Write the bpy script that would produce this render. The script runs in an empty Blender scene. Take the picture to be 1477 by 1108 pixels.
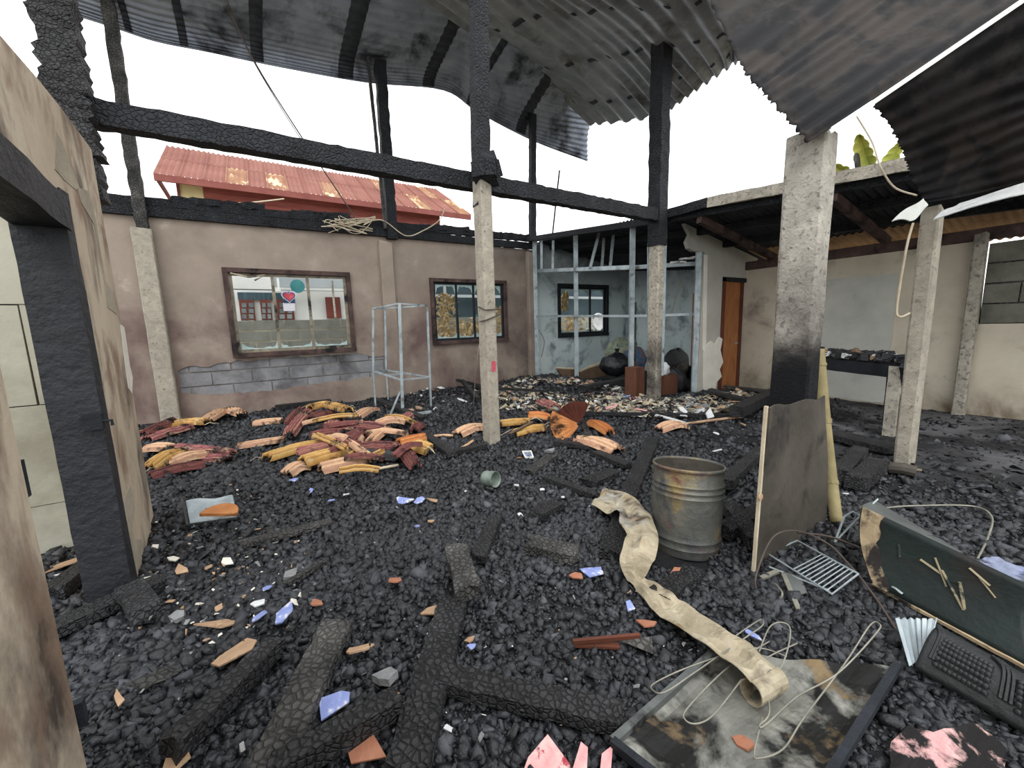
import bpy, bmesh, math, random
import numpy as np
from mathutils import Vector, Matrix
from mathutils.geometry import tessellate_polygon
random.seed(11); np.random.seed(11)
C = bpy.context.scene.collection
S = bpy.context.scene
# ------------------------------------------------------------------ camera, sky, exposure
W, H, F, EYE = 1477, 1108, 580.0, 1.6
SCALE = 0.8                       # everything is laid out with a 1.6 unit eye height, then brought to metres at the end
PI, RO, YA = math.radians(8.34), math.radians(-1.75), math.radians(32.2)
FW = Vector((math.sin(YA)*math.cos(PI), math.cos(YA)*math.cos(PI), -math.sin(PI)))
_r = Vector((math.cos(YA), -math.sin(YA), 0)); _u = _r.cross(FW)
RT = math.cos(RO)*_r + math.sin(RO)*_u
UP = -math.sin(RO)*_r + math.cos(RO)*_u
CAM = Vector((0, 0, EYE))
cd = bpy.data.cameras.new('camera'); cam = bpy.data.objects.new('camera', cd); C.objects.link(cam)
cd.sensor_fit = 'HORIZONTAL'; cd.sensor_width = 36; cd.lens = F*36/W; cd.clip_start = .05; cd.clip_end = 300
m3 = Matrix((RT, UP, -FW)).transposed()
cam.matrix_world = Matrix.Translation(CAM*SCALE) @ m3.to_4x4()
S.camera = cam
S.view_settings.view_transform = 'Standard'; S.view_settings.look = 'None'
S.view_settings.gamma = 1; S.view_settings.use_curve_mapping = False
S.view_settings.exposure = 0.5
wd = bpy.data.worlds.new('overcast_sky'); S.world = wd; wd.use_nodes = True
nt = wd.node_tree; nt.nodes.clear()
tc = nt.nodes.new('ShaderNodeTexCoord'); mp = nt.nodes.new('ShaderNodeMapping'); mp.inputs['Scale'].default_value = (1, 1, 2.2)
nz = nt.nodes.new('ShaderNodeTexNoise'); nz.inputs['Scale'].default_value = 1.6; nz.inputs['Detail'].default_value = 5; nz.inputs['Roughness'].default_value = .5
cr = nt.nodes.new('ShaderNodeValToRGB')
cr.color_ramp.elements[0].position = .32; cr.color_ramp.elements[0].color = (.86, .92, .97, 1)
cr.color_ramp.elements[1].position = .60; cr.color_ramp.elements[1].color = (1.0, 1.0, 1.0, 1)
bg = nt.nodes.new('ShaderNodeBackground'); bg.inputs['Strength'].default_value = 1.55
wo = nt.nodes.new('ShaderNodeOutputWorld')
nt.links.new(tc.outputs['Generated'], mp.inputs['Vector']); nt.links.new(mp.outputs[0], nz.inputs['Vector'])
nt.links.new(nz.outputs['Fac'], cr.inputs[0]); nt.links.new(cr.outputs[0], bg.inputs[0]); nt.links.new(bg.outputs[0], wo.inputs[0])
sd = bpy.data.lights.new('hazy_sun', 'SUN'); sd.energy = 0.9; sd.angle = math.radians(40); sd.color = (1, .98, .95)
so = bpy.data.objects.new('hazy_sun', sd); C.objects.link(so); so.rotation_euler = (math.radians(30), math.radians(-22), 0)

# ------------------------------------------------------------------ pixel -> world helpers (photo frame 1477x1108)
def ray(x, y): return FW + RT*((x-W/2)/F) - UP*((y-H/2)/F)
def atd(x, y, d): return CAM + ray(x, y)*d
def atY(x, y, Y): r = ray(x, y); return CAM + r*(Y/r.y)
def atX(x, y, X): r = ray(x, y); return CAM + r*(X/r.x)
def atZ(x, y, z=0.): r = ray(x, y); return CAM + r*((z-EYE)/r.z)
def hf(x, y):                      # height of the charcoal bed
    n = .018*np.sin(2.1*x+.7*np.sin(1.7*y))+.016*np.sin(2.9*y+1.3*np.sin(1.1*x))+.010*np.sin(6.3*x+2.)*np.sin(5.7*y)+.006*np.sin(13*x+3*np.sin(5*y))*np.sin(11.7*y)
    p = .26*np.exp(-((x-6.3)/1.1)**2-((y-7.8)/1.7)**2) + .14*np.exp(-((x-7.6)/1.)**2-((y-4.6)/.6)**2)
    p = p + .10*np.exp(-((x-3.9)/.45)**2-((y-1.75)/.5)**2) + .07*np.exp(-((x-1.3)/1.1)**2-((y-6.6)/.8)**2)
    p = p + .05*np.exp(-((x+.6)/.5)**2-((y-4.3)/1.)**2)
    flat = 1/(1+np.exp(-(x-5.3)*4))*1/(1+np.exp((y-3.3)*4))
    return n*(1-.8*flat)+p-.01
def gnd(x, y, up=0.):
    z = 0.
    for _ in range(8):
        p = atZ(x, y, z); z = float(hf(p.x, p.y))+up
    return atZ(x, y, z)

# ------------------------------------------------------------------ mesh builder
class MB:
    def __init__(s): s.v = []; s.f = []; s.mi = []; s.uv = []
    def add(s, vs, fs, mi=0, uvs=None):
        o = len(s.v); s.v += [Vector(p) for p in vs]
        for f in fs: s.f.append([i+o for i in f]); s.mi.append(mi)
        s.uv += uvs if uvs else [(0, 0)]*len(vs)
        return s
    def box(s, lo, hi, mi=0, jit=0):
        x0, y0, z0 = lo; x1, y1, z1 = hi
        vs = [(x0,y0,z0),(x1,y0,z0),(x1,y1,z0),(x0,y1,z0),(x0,y0,z1),(x1,y0,z1),(x1,y1,z1),(x0,y1,z1)]
        if jit: vs = [(a+random.uniform(-jit,jit), b+random.uniform(-jit,jit), c+random.uniform(-jit,jit)) for a, b, c in vs]
        return s.add(vs, [(0,3,2,1),(4,5,6,7),(0,1,5,4),(1,2,6,5),(2,3,7,6),(3,0,4,7)], mi)
    def bar(s, a, b, w, t, up=(0,0,1), n=1, jit=0, taper=1, mi=0, rag=0):
        """bar from a to b: w across, t along up, n segments with jittered outline, ragged ends"""
        a = Vector(a); b = Vector(b); d = (b-a); L = d.length; d.normalize(); up = Vector(up)
        sx = d.cross(up)
        if sx.length < 1e-4: sx = d.cross(Vector((1,0,0)))
        sx.normalize(); uz = sx.cross(d).normalized()
        prof = [(-.5,-.5),(0,-.5),(.5,-.5),(.5,.5),(0,.5),(-.5,.5)] if rag or n > 1 else [(-.5,-.5),(.5,-.5),(.5,.5),(-.5,.5)]
        k = len(prof); vs = []; uv = []
        for i in range(n+1):
            u = i/n; c = a+d*(L*u); sc = 1+(taper-1)*u
            j1 = random.uniform(-jit, jit); j2 = random.uniform(-jit, jit)
            for (px, pz) in prof:
                off = Vector((0,0,0))
                if rag and i in (0, n): off = d*random.uniform(-rag, rag)
                e = (1+j1*(1 if px < 0 else 0)+j2*(1 if px > 0 else 0))
                vs.append(c+sx*(px*w*sc*e)+uz*(pz*t*(1+random.uniform(-jit, jit)*.4))+off); uv.append((px+.5, u*L))
        fs = []
        for i in range(n):
            for q in range(k):
                fs.append((i*k+q, i*k+(q+1) % k, (i+1)*k+(q+1) % k, (i+1)*k+q))
        fs.append(tuple(reversed(range(k)))); fs.append(tuple(n*k+q for q in range(k)))
        return s.add(vs, fs, mi, uv)
    def tube(s, pts, r, n=6, mi=0, caps=True, r2=None):
        pts = [Vector(p) for p in pts]; m = len(pts); vs = []; prev = None
        for i, p in enumerate(pts):
            t = (pts[min(i+1, m-1)]-pts[max(i-1, 0)]).normalized()
            if prev is None:
                a = t.cross(Vector((0,0,1)));  a = a if a.length > .05 else t.cross(Vector((1,0,0)))
            else: a = prev-t*prev.dot(t)
            a.normalize(); prev = a; b = t.cross(a)
            rr = r if r2 is None else r+(r2-r)*i/(m-1)
            for q in range(n): th = 2*math.pi*q/n; vs.append(p+(a*math.cos(th)+b*math.sin(th))*rr)
        fs = [(i*n+q, i*n+(q+1) % n, (i+1)*n+(q+1) % n, (i+1)*n+q) for i in range(m-1) for q in range(n)]
        if caps: fs += [tuple(reversed(range(n))), tuple((m-1)*n+q for q in range(n))]
        return s.add(vs, fs, mi)
    def lathe(s, prof, c, n=40, mi=0, sx=1, tilt=None):
        vs = []; c = Vector(c)
        for (r, z) in prof:
            for q in range(n):
                th = 2*math.pi*q/n; p = Vector((r*math.cos(th)*sx, r*math.sin(th), z))
                if tilt: p = tilt @ p
                vs.append(c+p)
        fs = [(i*n+q, i*n+(q+1) % n, (i+1)*n+(q+1) % n, (i+1)*n+q) for i in range(len(prof)-1) for q in range(n)]
        return s.add(vs, fs, mi)
    def prism(s, outer, holes, fn, t0, t1, mi=0):
        """flat plate with holes: 2D loops mapped by fn(u, v, t)"""
        loops = [[Vector((a, b, 0)) for a, b in L] for L in [outer]+list(holes)]
        tri = tessellate_polygon(loops); flat = [p for L in loops for p in L]; n = len(flat)
        vs = [fn(p.x, p.y, t0) for p in flat]+[fn(p.x, p.y, t1) for p in flat]
        fs = [tuple(t) for t in tri]+[tuple(i+n for i in reversed(t)) for t in tri]
        o = 0
        for L in loops:
            k = len(L); fs += [(o+i, o+(i+1) % k, n+o+(i+1) % k, n+o+i) for i in range(k)]; o += k
        return s.add(vs, fs, mi)
    def shell(s, P, thick, mi=0, uv=True):
        """P[i][j] grid of points -> double sided sheet of real thickness"""
        nu, nv = len(P), len(P[0]); A = np.array([[tuple(p) for p in r] for r in P])
        du = np.gradient(A, axis=0); dv = np.gradient(A, axis=1); N = np.cross(du, dv)
        N /= (np.linalg.norm(N, axis=2, keepdims=True)+1e-9)
        B = A-N*thick
        vs = [Vector(p) for p in A.reshape(-1, 3)]+[Vector(p) for p in B.reshape(-1, 3)]
        uvs = [(i/(nu-1), j/(nv-1)) for i in range(nu) for j in range(nv)]*2
        o = nu*nv; I = lambda i, j: i*nv+j; fs = []
        for i in range(nu-1):
            for j in range(nv-1):
                q = (I(i,j), I(i+1,j), I(i+1,j+1), I(i,j+1)); fs.append(q); fs.append(tuple(x+o for x in reversed(q)))
        ring = [I(i,0) for i in range(nu)]+[I(nu-1,j) for j in range(1,nv)]+[I(i,nv-1) for i in range(nu-2,-1,-1)]+[I(0,j) for j in range(nv-2,0,-1)]
        for a, b in zip(ring, ring[1:]+ring[:1]): fs.append((b, a, a+o, b+o))
        return s.add(vs, fs, mi, uvs)

WL = {}
def link(o, parent=None, tags=None, wl=None):
    C.objects.link(o)
    if parent is not None: o.parent = parent
    WL[o.name] = Vector(wl if wl is not None else (0,0,0))
    for k, v in (tags or {}).items(): o[k] = v
    return o
def mk(name, mb, mats, parent=None, smooth=False, origin=None, label=None, cat=None, group=None, kind=None, auto=None):
    me = bpy.data.meshes.new(name)
    tags = {k: v for k, v in (('label', label), ('category', cat), ('group', group), ('kind', kind)) if v}
    vs = mb.v
    if parent is not None: org = WL[parent.name] if origin is None else Vector(origin)
    elif kind == 'structure' and origin is None: org = Vector((0,0,0))
    elif origin is not None: org = Vector(origin)
    else:
        xs = [p.x for p in vs]; ys = [p.y for p in vs]; zs = [p.z for p in vs]
        org = Vector(((min(xs)+max(xs))/2, (min(ys)+max(ys))/2, min(zs)))
    me.from_pydata([tuple(p-org) for p in vs], [], mb.f)
    for m in (mats if isinstance(mats, (list, tuple)) else [mats]): me.materials.append(m)
    if any(mb.mi): me.polygons.foreach_set('material_index', mb.mi)
    ul = me.uv_layers.new(name='UVMap'); idx = np.empty(len(me.loops), dtype=np.int32); me.loops.foreach_get('vertex_index', idx)
    ul.data.foreach_set('uv', np.array(mb.uv, dtype=np.float32)[idx].ravel())
    if smooth: me.polygons.foreach_set('use_smooth', [True]*len(me.polygons))
    me.update()
    if auto and smooth: me.set_sharp_from_angle(angle=math.radians(auto))
    o = bpy.data.objects.new(name, me)
    o.location = org-(WL[parent.name] if parent is not None else Vector((0,0,0)))
    return link(o, parent, tags, org)
def thing(name, label, cat, loc, group=None, kind=None):
    o = bpy.data.objects.new(name, None); o.location = loc; o.empty_display_size = .1
    t = {'label': label, 'category': cat} if kind is None else {'kind': kind, 'label': label}
    if group: t['group'] = group
    return link(o, None, t, loc)

# ------------------------------------------------------------------ materials
def lin(c):
    if isinstance(c, str): c = tuple(int(c[i:i+2], 16)/255 for i in (0, 2, 4))
    return tuple((x/12.92 if x <= .04045 else ((x+.055)/1.055)**2.4) for x in c)+(1,)
def mat(name, stops, scale=4., rough=.85, bump=.25, bscale=30., metal=0., spec=.25, over=(), detail=7, stretch=(1,1,1), crack=0, uvstripe=None, distort=0., bdist=.02):
    m = bpy.data.materials.new(name); m.use_nodes = True; t = m.node_tree; N = t.nodes; L = t.links
    b = N['Principled BSDF']; b.inputs['Roughness'].default_value = rough; b.inputs['Metallic'].default_value = metal
    b.inputs['Specular IOR Level'].default_value = spec
    tc = N.new('ShaderNodeTexCoord'); mp = N.new('ShaderNodeMapping'); mp.inputs['Scale'].default_value = stretch
    L.new(tc.outputs['Object'], mp.inputs['Vector'])
    def noise(sc, det=detail, dist=distort, src=None):
        n = N.new('ShaderNodeTexNoise'); n.inputs['Scale'].default_value = sc; n.inputs['Detail'].default_value = det
        n.inputs['Roughness'].default_value = .62; n.inputs['Distortion'].default_value = dist
        L.new((src or mp.outputs[0]), n.inputs['Vector']); return n.outputs['Fac']
    def ramp(fac, st):
        r = N.new('ShaderNodeValToRGB'); e = r.color_ramp.elements
        while len(e) < len(st): e.new(.5)
        for k, (p, c) in enumerate(st): e[k].position = p; e[k].color = lin(c)
        L.new(fac, r.inputs[0]); return r.outputs[0]
    if uvstripe:
        uvn = N.new('ShaderNodeUVMap'); sp = N.new('ShaderNodeSeparateXYZ'); L.new(uvn.outputs[0], sp.inputs[0])
        mu = N.new('ShaderNodeMath'); mu.operation = 'MULTIPLY'; mu.inputs[1].default_value = uvstripe; L.new(sp.outputs[1], mu.inputs[0])
        ad = N.new('ShaderNodeMath'); ad.operation = 'ADD'; L.new(mu.outputs[0], ad.inputs[0]); L.new(noise(scale, 3), ad.inputs[1])
        fr = N.new('ShaderNodeMath'); fr.operation = 'FRACT'; L.new(ad.outputs[0], fr.inputs[0])
        col = ramp(fr.outputs[0], stops)
    else: col = ramp(noise(scale), stops)
    for ov in over:      # (colour, scale, lo, hi[, (axis, a, b)]) stain of its own shape; the axis term limits where it sits
        c, sc, lo, hi = ov[:4]
        k = N.new('ShaderNodeMapRange'); k.inputs['From Min'].default_value = lo; k.inputs['From Max'].default_value = hi
        L.new(noise(sc, 6, .3), k.inputs['Value']); fac = k.outputs[0]
        for ax, a0, a1 in ov[4:]:
            sp = N.new('ShaderNodeSeparateXYZ'); L.new(tc.outputs['Object'], sp.inputs[0])
            k2 = N.new('ShaderNodeMapRange'); k2.interpolation_type = 'SMOOTHSTEP'; k2.inputs['From Min'].default_value = a0; k2.inputs['From Max'].default_value = a1
            L.new(sp.outputs[ax], k2.inputs['Value'])
            mm = N.new('ShaderNodeMath'); mm.operation = 'MULTIPLY'; L.new(fac, mm.inputs[0]); L.new(k2.outputs[0], mm.inputs[1]); fac = mm.outputs[0]
        mx = N.new('ShaderNodeMix'); mx.data_type = 'RGBA'; L.new(fac, mx.inputs['Factor']); L.new(col, mx.inputs[6]); mx.inputs[7].default_value = lin(c); col = mx.outputs[2]
    L.new(col, b.inputs['Base Color'])
    if bump:
        bp = N.new('ShaderNodeBump'); bp.inputs['Strength'].default_value = bump; bp.inputs['Distance'].default_value = bdist
        h = noise(bscale, 5)
        if crack:
            vo = N.new('ShaderNodeTexVoronoi'); vo.feature = 'DISTANCE_TO_EDGE'; vo.inputs['Scale'].default_value = crack; L.new(mp.outputs[0], vo.inputs['Vector'])
            k = N.new('ShaderNodeMapRange'); k.inputs['From Max'].default_value = .16; L.new(vo.outputs['Distance'], k.inputs['Value'])
            a = N.new('ShaderNodeMath'); a.operation = 'MULTIPLY_ADD'; a.inputs[1].default_value = 1.6; L.new(k.outputs[0], a.inputs[0]); L.new(h, a.inputs[2]); h = a.outputs[0]
        L.new(h, bp.inputs['Height']); L.new(bp.outputs[0], b.inputs['Normal'])
    return m
M = {}
M['char'] = mat('charcoal', [(.3,'131418'),(.6,'212328'),(.8,'3c3f45')], 3, .42, .5, 60, spec=.6)
M['bed'] = mat('charcoal_bed', [(.3,'0e0f11'),(.62,'1b1c1f'),(.8,'323337')], 9, .75, .9, 40, spec=.35, over=[('8d8a84',1.1,.62,.74,(0,3.,7.),(1,4.2,6.5)),('626164',1.3,.42,.60,(0,4.0,5.6),(1,4.2,2.6)),('1c1c1e',1.1,.52,.66)])
M['charwood'] = mat('charred_wood', [(.3,'1b1b1d'),(.6,'343436'),(.85,'58585a')], 6, .6, .9, 40, spec=.4, crack=44, stretch=(1,1,1))
M['chargrey'] = mat('ashy_wood', [(.3,'2e2e2e'),(.55,'52514f'),(.8,'7e7b76')], 5, .75, .8, 40, crack=38)
M['beam'] = mat('burnt_beam', [(.3,'15171b'),(.6,'23262b'),(.85,'3a3e45')], 5, .7, .6, 35, crack=30, spec=.35)
M['conc'] = mat('post_concrete', [(.25,'837e74'),(.5,'a39d90'),(.75,'bdb6a6')], 9, .9, .5, 60, over=[('6a6560',26,.52,.66),('4d4948',1.6,.56,.72)])
M['concL'] = mat('post_concrete_pale', [(.25,'8a8479'),(.5,'a49d8f'),(.75,'b9b1a2')], 9, .9, .5, 60, over=[('6f6a60',30,.56,.7)])
M['concS'] = mat('post_concrete_sooted', [(.25,'8b857a'),(.5,'aaa395'),(.75,'c4bcaa')], 9, .9, .5, 60, over=[('55504c',30,.52,.68),('28262a',1.3,.30,.55,(2,1.75,.9),(2,.35,.75))])
M['pl_back'] = mat('plaster_burnt', [(.25,'7f736a'),(.5,'978a7e'),(.75,'a99b8e')], 1.3, .92, .25, 14, over=[('b4a69a',2.6,.60,.75),('6f5c58',.8,.45,.62,(2,2.4,1.2)),('584d4c',.7,.36,.58,(0,2.6,6.2)),('4c4443',.9,.42,.6,(2,3.1,3.7))])
M['core'] = mat('mortar', [(.3,'6a6766'),(.7,'8a8681')], 6, .95, .4, 30)
M['block'] = mat('grey_block', [(.25,'6d6e70'),(.5,'86878a'),(.8,'9c9c9c')], 4, .95, .4, 40, over=[('4c4b4d',1.1,.5,.66)])
M['blockY'] = mat('pale_block', [(.25,'868a84'),(.5,'a0a39a'),(.8,'b5b6ac')], 4, .95, .4, 40)
M['mortarY'] = mat('pale_mortar', [(.3,'d6cfb8'),(.7,'ebe5d0')], 6, .95, .4, 30)
M['blockD'] = mat('dark_block', [(.25,'55564f'),(.5,'6d6d63'),(.8,'87857a')], 4, .95, .4, 40)
M['pl_right'] = mat('plaster_cream', [(.25,'a89f8f'),(.5,'c3b9a7'),(.75,'d0c7b5')], 1.2, .92, .25, 14, over=[('8b8378',2.0,.55,.7),('776a58',1.1,.45,.6,(2,.55,.0))])
M['pl_patch'] = mat('grey_render', [(.25,'9d9d97'),(.5,'b3b3ab'),(.75,'c2c1b8')], 1.6, .92, .25, 14, over=[('7f7d77',1.5,.6,.7)])
M['pl_left'] = mat('plaster_beige', [(.25,'a3937f'),(.5,'b8a893'),(.75,'c8baa6')], 1.4, .92, .25, 14, stretch=(1,1.2,.8), over=[('4a3f38',1.5,.52,.68),('86705e',3.,.5,.66)])
M['pl_inner'] = mat('plaster_greyish', [(.25,'999789'),(.5,'aba99b'),(.75,'b8b6a9')], 1.0, .92, .25, 14, over=[('8d8979',.8,.5,.66)])
M['pl_room'] = mat('plaster_bluegreen', [(.25,'c6d8da'),(.5,'d8e6e7'),(.75,'e0eae9')], 1.2, .92, .2, 14, over=[('787e86',.9,.25,.5,(2,1.6,2.9)),('8a979b',2.2,.5,.64)])
M['pl_pale'] = mat('bare_plaster', [(.3,'cfc9bb'),(.7,'e4dfd3')], 4, .95, .3, 20)
M['pl_peel'] = mat('peeled_render', [(.3,'8f8574'),(.7,'aea491')], 5, .95, .4, 30)
M['gyp'] = mat('gypsum_board', [(.3,'a9a69e'),(.7,'bfbcb2')], 1.5, .9, .1, 20, over=[('7d7a76',1.1,.5,.66,(2,1.8,3.2))])
M['gypcore'] = mat('gypsum_core', [(.3,'d8d4c8'),(.7,'ece8dd')], 4, .95, .4, 30)
M['frame'] = mat('frame_brown', [(.3,'3b302d'),(.6,'5a4844'),(.85,'766059')], 5, .8, .5, 30, over=[('1d1b1c',3,.5,.65)])
M['frameD'] = mat('frame_black', [(.3,'14171b'),(.7,'2a2e34')], 5, .7, .4, 30)
M['alu'] = mat('aluminium_sooted', [(.3,'6d675c'),(.7,'a29a86')], 6, .6, .3, 30, metal=.3, over=[('2b2a29',3,.52,.62)])
M['jambwood'] = mat('door_frame_black', [(.3,'15161a'),(.6,'24262b'),(.85,'3a3d43')], 4, .6, .6, 25, spec=.4)
M['door'] = mat('door_wood', [(.25,'834f30'),(.5,'a0673e'),(.8,'b27f55')], 3, .7, .2, 20, stretch=(6,6,1))
M['doorD'] = mat('door_wood_dark', [(.25,'4a2a20'),(.7,'6b3d2e')], 3, .7, .2, 20)
M['zinc'] = mat('galvanised_stud', [(.3,'8d979c'),(.6,'b4bfc3'),(.85,'cdd5d6')], 6, .55, .2, 30, metal=.35, over=[('5d5a55',4,.56,.7)])
M['roofA'] = mat('roof_sheet_grey', [(.25,'737b88'),(.5,'929aa8'),(.8,'adb4be')], 2.2, .55, .2, 20, metal=.2, stretch=(1,1,1), over=[('3a3d45',1.6,.5,.66)])
M['roofB'] = mat('roof_sheet_light', [(.25,'6f7478'),(.5,'8e9296'),(.8,'aaacac')], 2.6, .5, .2, 20, metal=.2, over=[('54524f',1.4,.52,.68)])
M['roofC'] = mat('roof_sheet_dark', [(.25,'1a1718'),(.5,'2a2522'),(.8,'3d3530')], 2.2, .7, .2, 20, metal=.0, over=[('0e0e11',3.4,.46,.56)])
M['roofIn'] = mat('lean_roof_dark', [(.3,'24272e'),(.7,'3c4048')], 3, .7, .3, 20)
M['tarband'] = mat('soot_band', [(.3,'2a2d33'),(.7,'3f434a')], 6, .8, .3, 20)
M['white'] = mat('white_edge', [(.3,'cfd2cc'),(.7,'e9ebe5')], 6, .6, .1, 20)
M['redroof'] = mat('red_roof', [(.25,'774940'),(.5,'88584d'),(.8,'96695d')], 1.2, .7, .1, 20)
M['redroof2'] = mat('red_roof_rusty', [(.25,'805444'),(.5,'997055'),(.8,'ab9276')], 1.4, .7, .1, 20, over=[('e8cfa8',1.8,.52,.62)])
M['redplank'] = mat('red_plank', [(.25,'7c4038'),(.6,'95564c'),(.85,'a7685d')], 1.5, .8, .2, 10, stretch=(1,1,6))
M['yellow'] = mat('yellow_board', [(.3,'c8bb86'),(.7,'dcd0a0')], 2, .8, .1, 20)
M['rust'] = mat('red_fascia', [(.3,'74403a'),(.7,'8a544c')], 2, .8, .1, 20)
M['matY'] = mat('mat_straw', [(.0,'d0a868'),(.3,'b58a4c'),(.55,'8a6238'),(.8,'cba768'),(1.,'dcba82')], 6, .8, .5, 60, uvstripe=5, over=[('2b211c',4.2,.52,.62),('c4b08e',9,.6,.68)])
M['matP'] = mat('mat_pink', [(.0,'aa6c6a'),(.25,'7a444c'),(.5,'cb9c80'),(.75,'8d5156'),(1.,'c0907e')], 6, .8, .5, 60, uvstripe=5, over=[('221c1e',4.2,.50,.60),('b89a80',6,.58,.68)])
M['matR'] = mat('mat_maroon', [(.0,'6a3c3e'),(.4,'8d5550'),(.7,'45292e'),(1.,'9c6a5c')], 6, .8, .5, 60, uvstripe=6, over=[('1c1719',4.2,.48,.6),('a08070',7,.6,.68)])
M['matT'] = mat('mat_tan', [(.0,'cfa488'),(.3,'b58a70'),(.6,'dab894'),(1.,'cfa488')], 6, .8, .5, 60, uvstripe=4, over=[('3a2c25',4.4,.52,.62)])
M['matO'] = mat('mat_orange', [(.0,'bd7440'),(.3,'d08e56'),(.6,'a46236'),(1.,'bd7440')], 6, .7, .3, 60, uvstripe=4, over=[('3a1f14',3.,.56,.68)])
M['brownO'] = mat('fan_brown', [(.3,'3c1c14'),(.7,'5d2c1e')], 6, .7, .3, 40)
M['card'] = mat('cardboard_scorched', [(.3,'9a7c62'),(.6,'b49679'),(.85,'c6ad93')], 9, .9, .3, 40, over=[('4a372b',6,.55,.68)])
M['tileO'] = mat('terracotta_shard', [(.3,'93604a'),(.7,'ae7b62')], 9, .9, .3, 40)
M['tileB'] = mat('blue_plastic_shard', [(.3,'7a88c0'),(.7,'98a5d6')], 12, .6, .2, 40, over=[('d6d8e6',14,.5,.58),('3a3c48',9,.56,.64)])
M['paperW'] = mat('white_scrap', [(.3,'b9bcbe'),(.7,'e3e4e2')], 9, .85, .3, 40, over=[('55565a',7,.56,.68)])
M['pink'] = mat('pink_print', [(.3,'d98f94'),(.55,'e7b3b0'),(.8,'f0d2c8')], 14, .8, .2, 40, over=[('a8414f',20,.58,.64),('2a2422',9,.54,.6)])
M['ash'] = mat('grey_ash_lump', [(.3,'6b6c6e'),(.7,'9b9b9a')], 8, .9, .6, 40)
M['steel'] = mat('burnt_steel_drum', [(.25,'484a4a'),(.5,'64655f'),(.75,'807c70')], 5, .5, .35, 30, metal=.35, spec=.4, over=[('6b4640',3.6,.50,.62),('8f8058',4.2,.52,.64),('343a44',2.6,.48,.62)])
M['strip'] = mat('scorched_tin_strip', [(.25,'857b66'),(.5,'a89d86'),(.75,'c4bba4')], 6, .55, .5, 18, metal=.1, over=[('4a4036',4.,.50,.62),('a6a298',5,.54,.66),('9a7a4c',7,.6,.68)])
M['panel'] = mat('burnt_panel', [(.3,'413d38'),(.6,'5a554d'),(.85,'6c665c')], 1.8, .55, .2, 20, metal=.2, over=[('201f20',2.2,.52,.66)])
M['bamboo'] = mat('bamboo_pole', [(.3,'776c4c'),(.7,'988c64')], 6, .6, .2, 30, over=[('4b4a32',3,.6,.7)])
M['box'] = mat('lid_enamel_burnt', [(.25,'50514d'),(.5,'85857e'),(.75,'b9b8ae')], 2.6, .5, .2, 25, metal=.3, over=[('20201f',3.,.46,.56),('7d6a4e',4,.6,.68)])
M['green'] = mat('green_enamel_burnt', [(.3,'151a19'),(.6,'1b2725'),(.85,'263431')], 3, .5, .25, 25, over=[('25211f',2.2,.5,.6)])
M['bare'] = mat('bare_scorched_metal', [(.3,'8e7a62'),(.6,'b8a585'),(.85,'d0c3a6')], 7, .6, .3, 30, over=[('2a2523',6,.5,.6)])
M['greysteel'] = mat('grey_steel_panel', [(.3,'4f5352'),(.7,'737775')], 3, .5, .2, 25, metal=.3, over=[('262625',3,.54,.64)])
M['black'] = mat('black_plastic', [(.3,'141516'),(.7,'232527')], 6, .5, .3, 30, spec=.45)
M['blackbag'] = mat('black_bag', [(.3,'101215'),(.7,'1d2025')], 6, .35, .6, 9, spec=.6, bdist=.06)
M['bagB'] = mat('patterned_sack', [(.25,'3b5a86'),(.45,'7d8f7c'),(.6,'a9a78a'),(.75,'46567c')], 12, .8, .5, 20)
M['bagC'] = mat('checked_sack', [(.3,'2f4a74'),(.5,'4f6a84'),(.6,'8a5a44'),(.8,'39466f')], 9, .8, .4, 20)
M['woodred'] = mat('red_wood_box', [(.3,'563628'),(.7,'6f4a3a')], 4, .7, .2, 20, stretch=(5,5,1))
M['mattop'] = mat('mattress_cream', [(.3,'a89d84'),(.7,'c6bca2')], 4, .9, .3, 20)
M['matside'] = mat('mattress_brown', [(.3,'5a4a3e'),(.7,'77634f')], 4, .9, .3, 20)
M['wire'] = mat('wire_grey', [(.3,'77756c'),(.7,'a09d90')], 9, .5, .1, 40, metal=.4)
M['wireD'] = mat('wire_dark', [(.3,'3c3430'),(.7,'5d524b')], 9, .6, .1, 40)
M['wireW'] = mat('wire_pale', [(.3,'b3a58c'),(.7,'d5c9b1')], 9, .6, .1, 40)
M['glass'] = mat('broken_glass', [(.3,'8fa8a6'),(.7,'b4c8c6')], 9, .12, 0, spec=.6)
M['leafY'] = mat('dried_leaf', [(.3,'a08a62'),(.6,'c9b58c'),(.85,'e0d3b2')], 7, .85, .3, 30)
M['leafG'] = mat('banana_leaf', [(.3,'7d8a3a'),(.55,'a8a850'),(.8,'c9b460')], 1.8, .6, .3, 30)
M['porch'] = mat('porch_white', [(.3,'c2c5c4'),(.7,'dcdedb')], 1., .8, .1, 20)
M['porchG'] = mat('porch_grey', [(.3,'8b9397'),(.7,'a2a9ab')], 1., .8, .1, 20)
M['reddoor'] = mat('red_door', [(.3,'5f332c'),(.7,'754038')], 3, .6, .1, 20)
M['pane'] = mat('dark_pane', [(.3,'4a5557'),(.7,'7a8686')], 2, .15, 0, spec=.6)
M['curtain'] = mat('dark_curtain', [(.3,'2b3c42'),(.7,'4b5f66')], 3, .8, .2, 20, stretch=(8,8,.5))
M['darkwall'] = mat('dark_house_wall', [(.3,'26363c'),(.7,'3a4b50')], 1, .7, .1, 20)
M['teal'] = mat('teal_sign', [(.3,'2f6f74'),(.7,'4b8a8c')], 3, .6, .1, 20)
M['navy'] = mat('poster_navy', [(.3,'25406b'),(.7,'33548a')], 3, .6, .0, 20)
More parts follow.
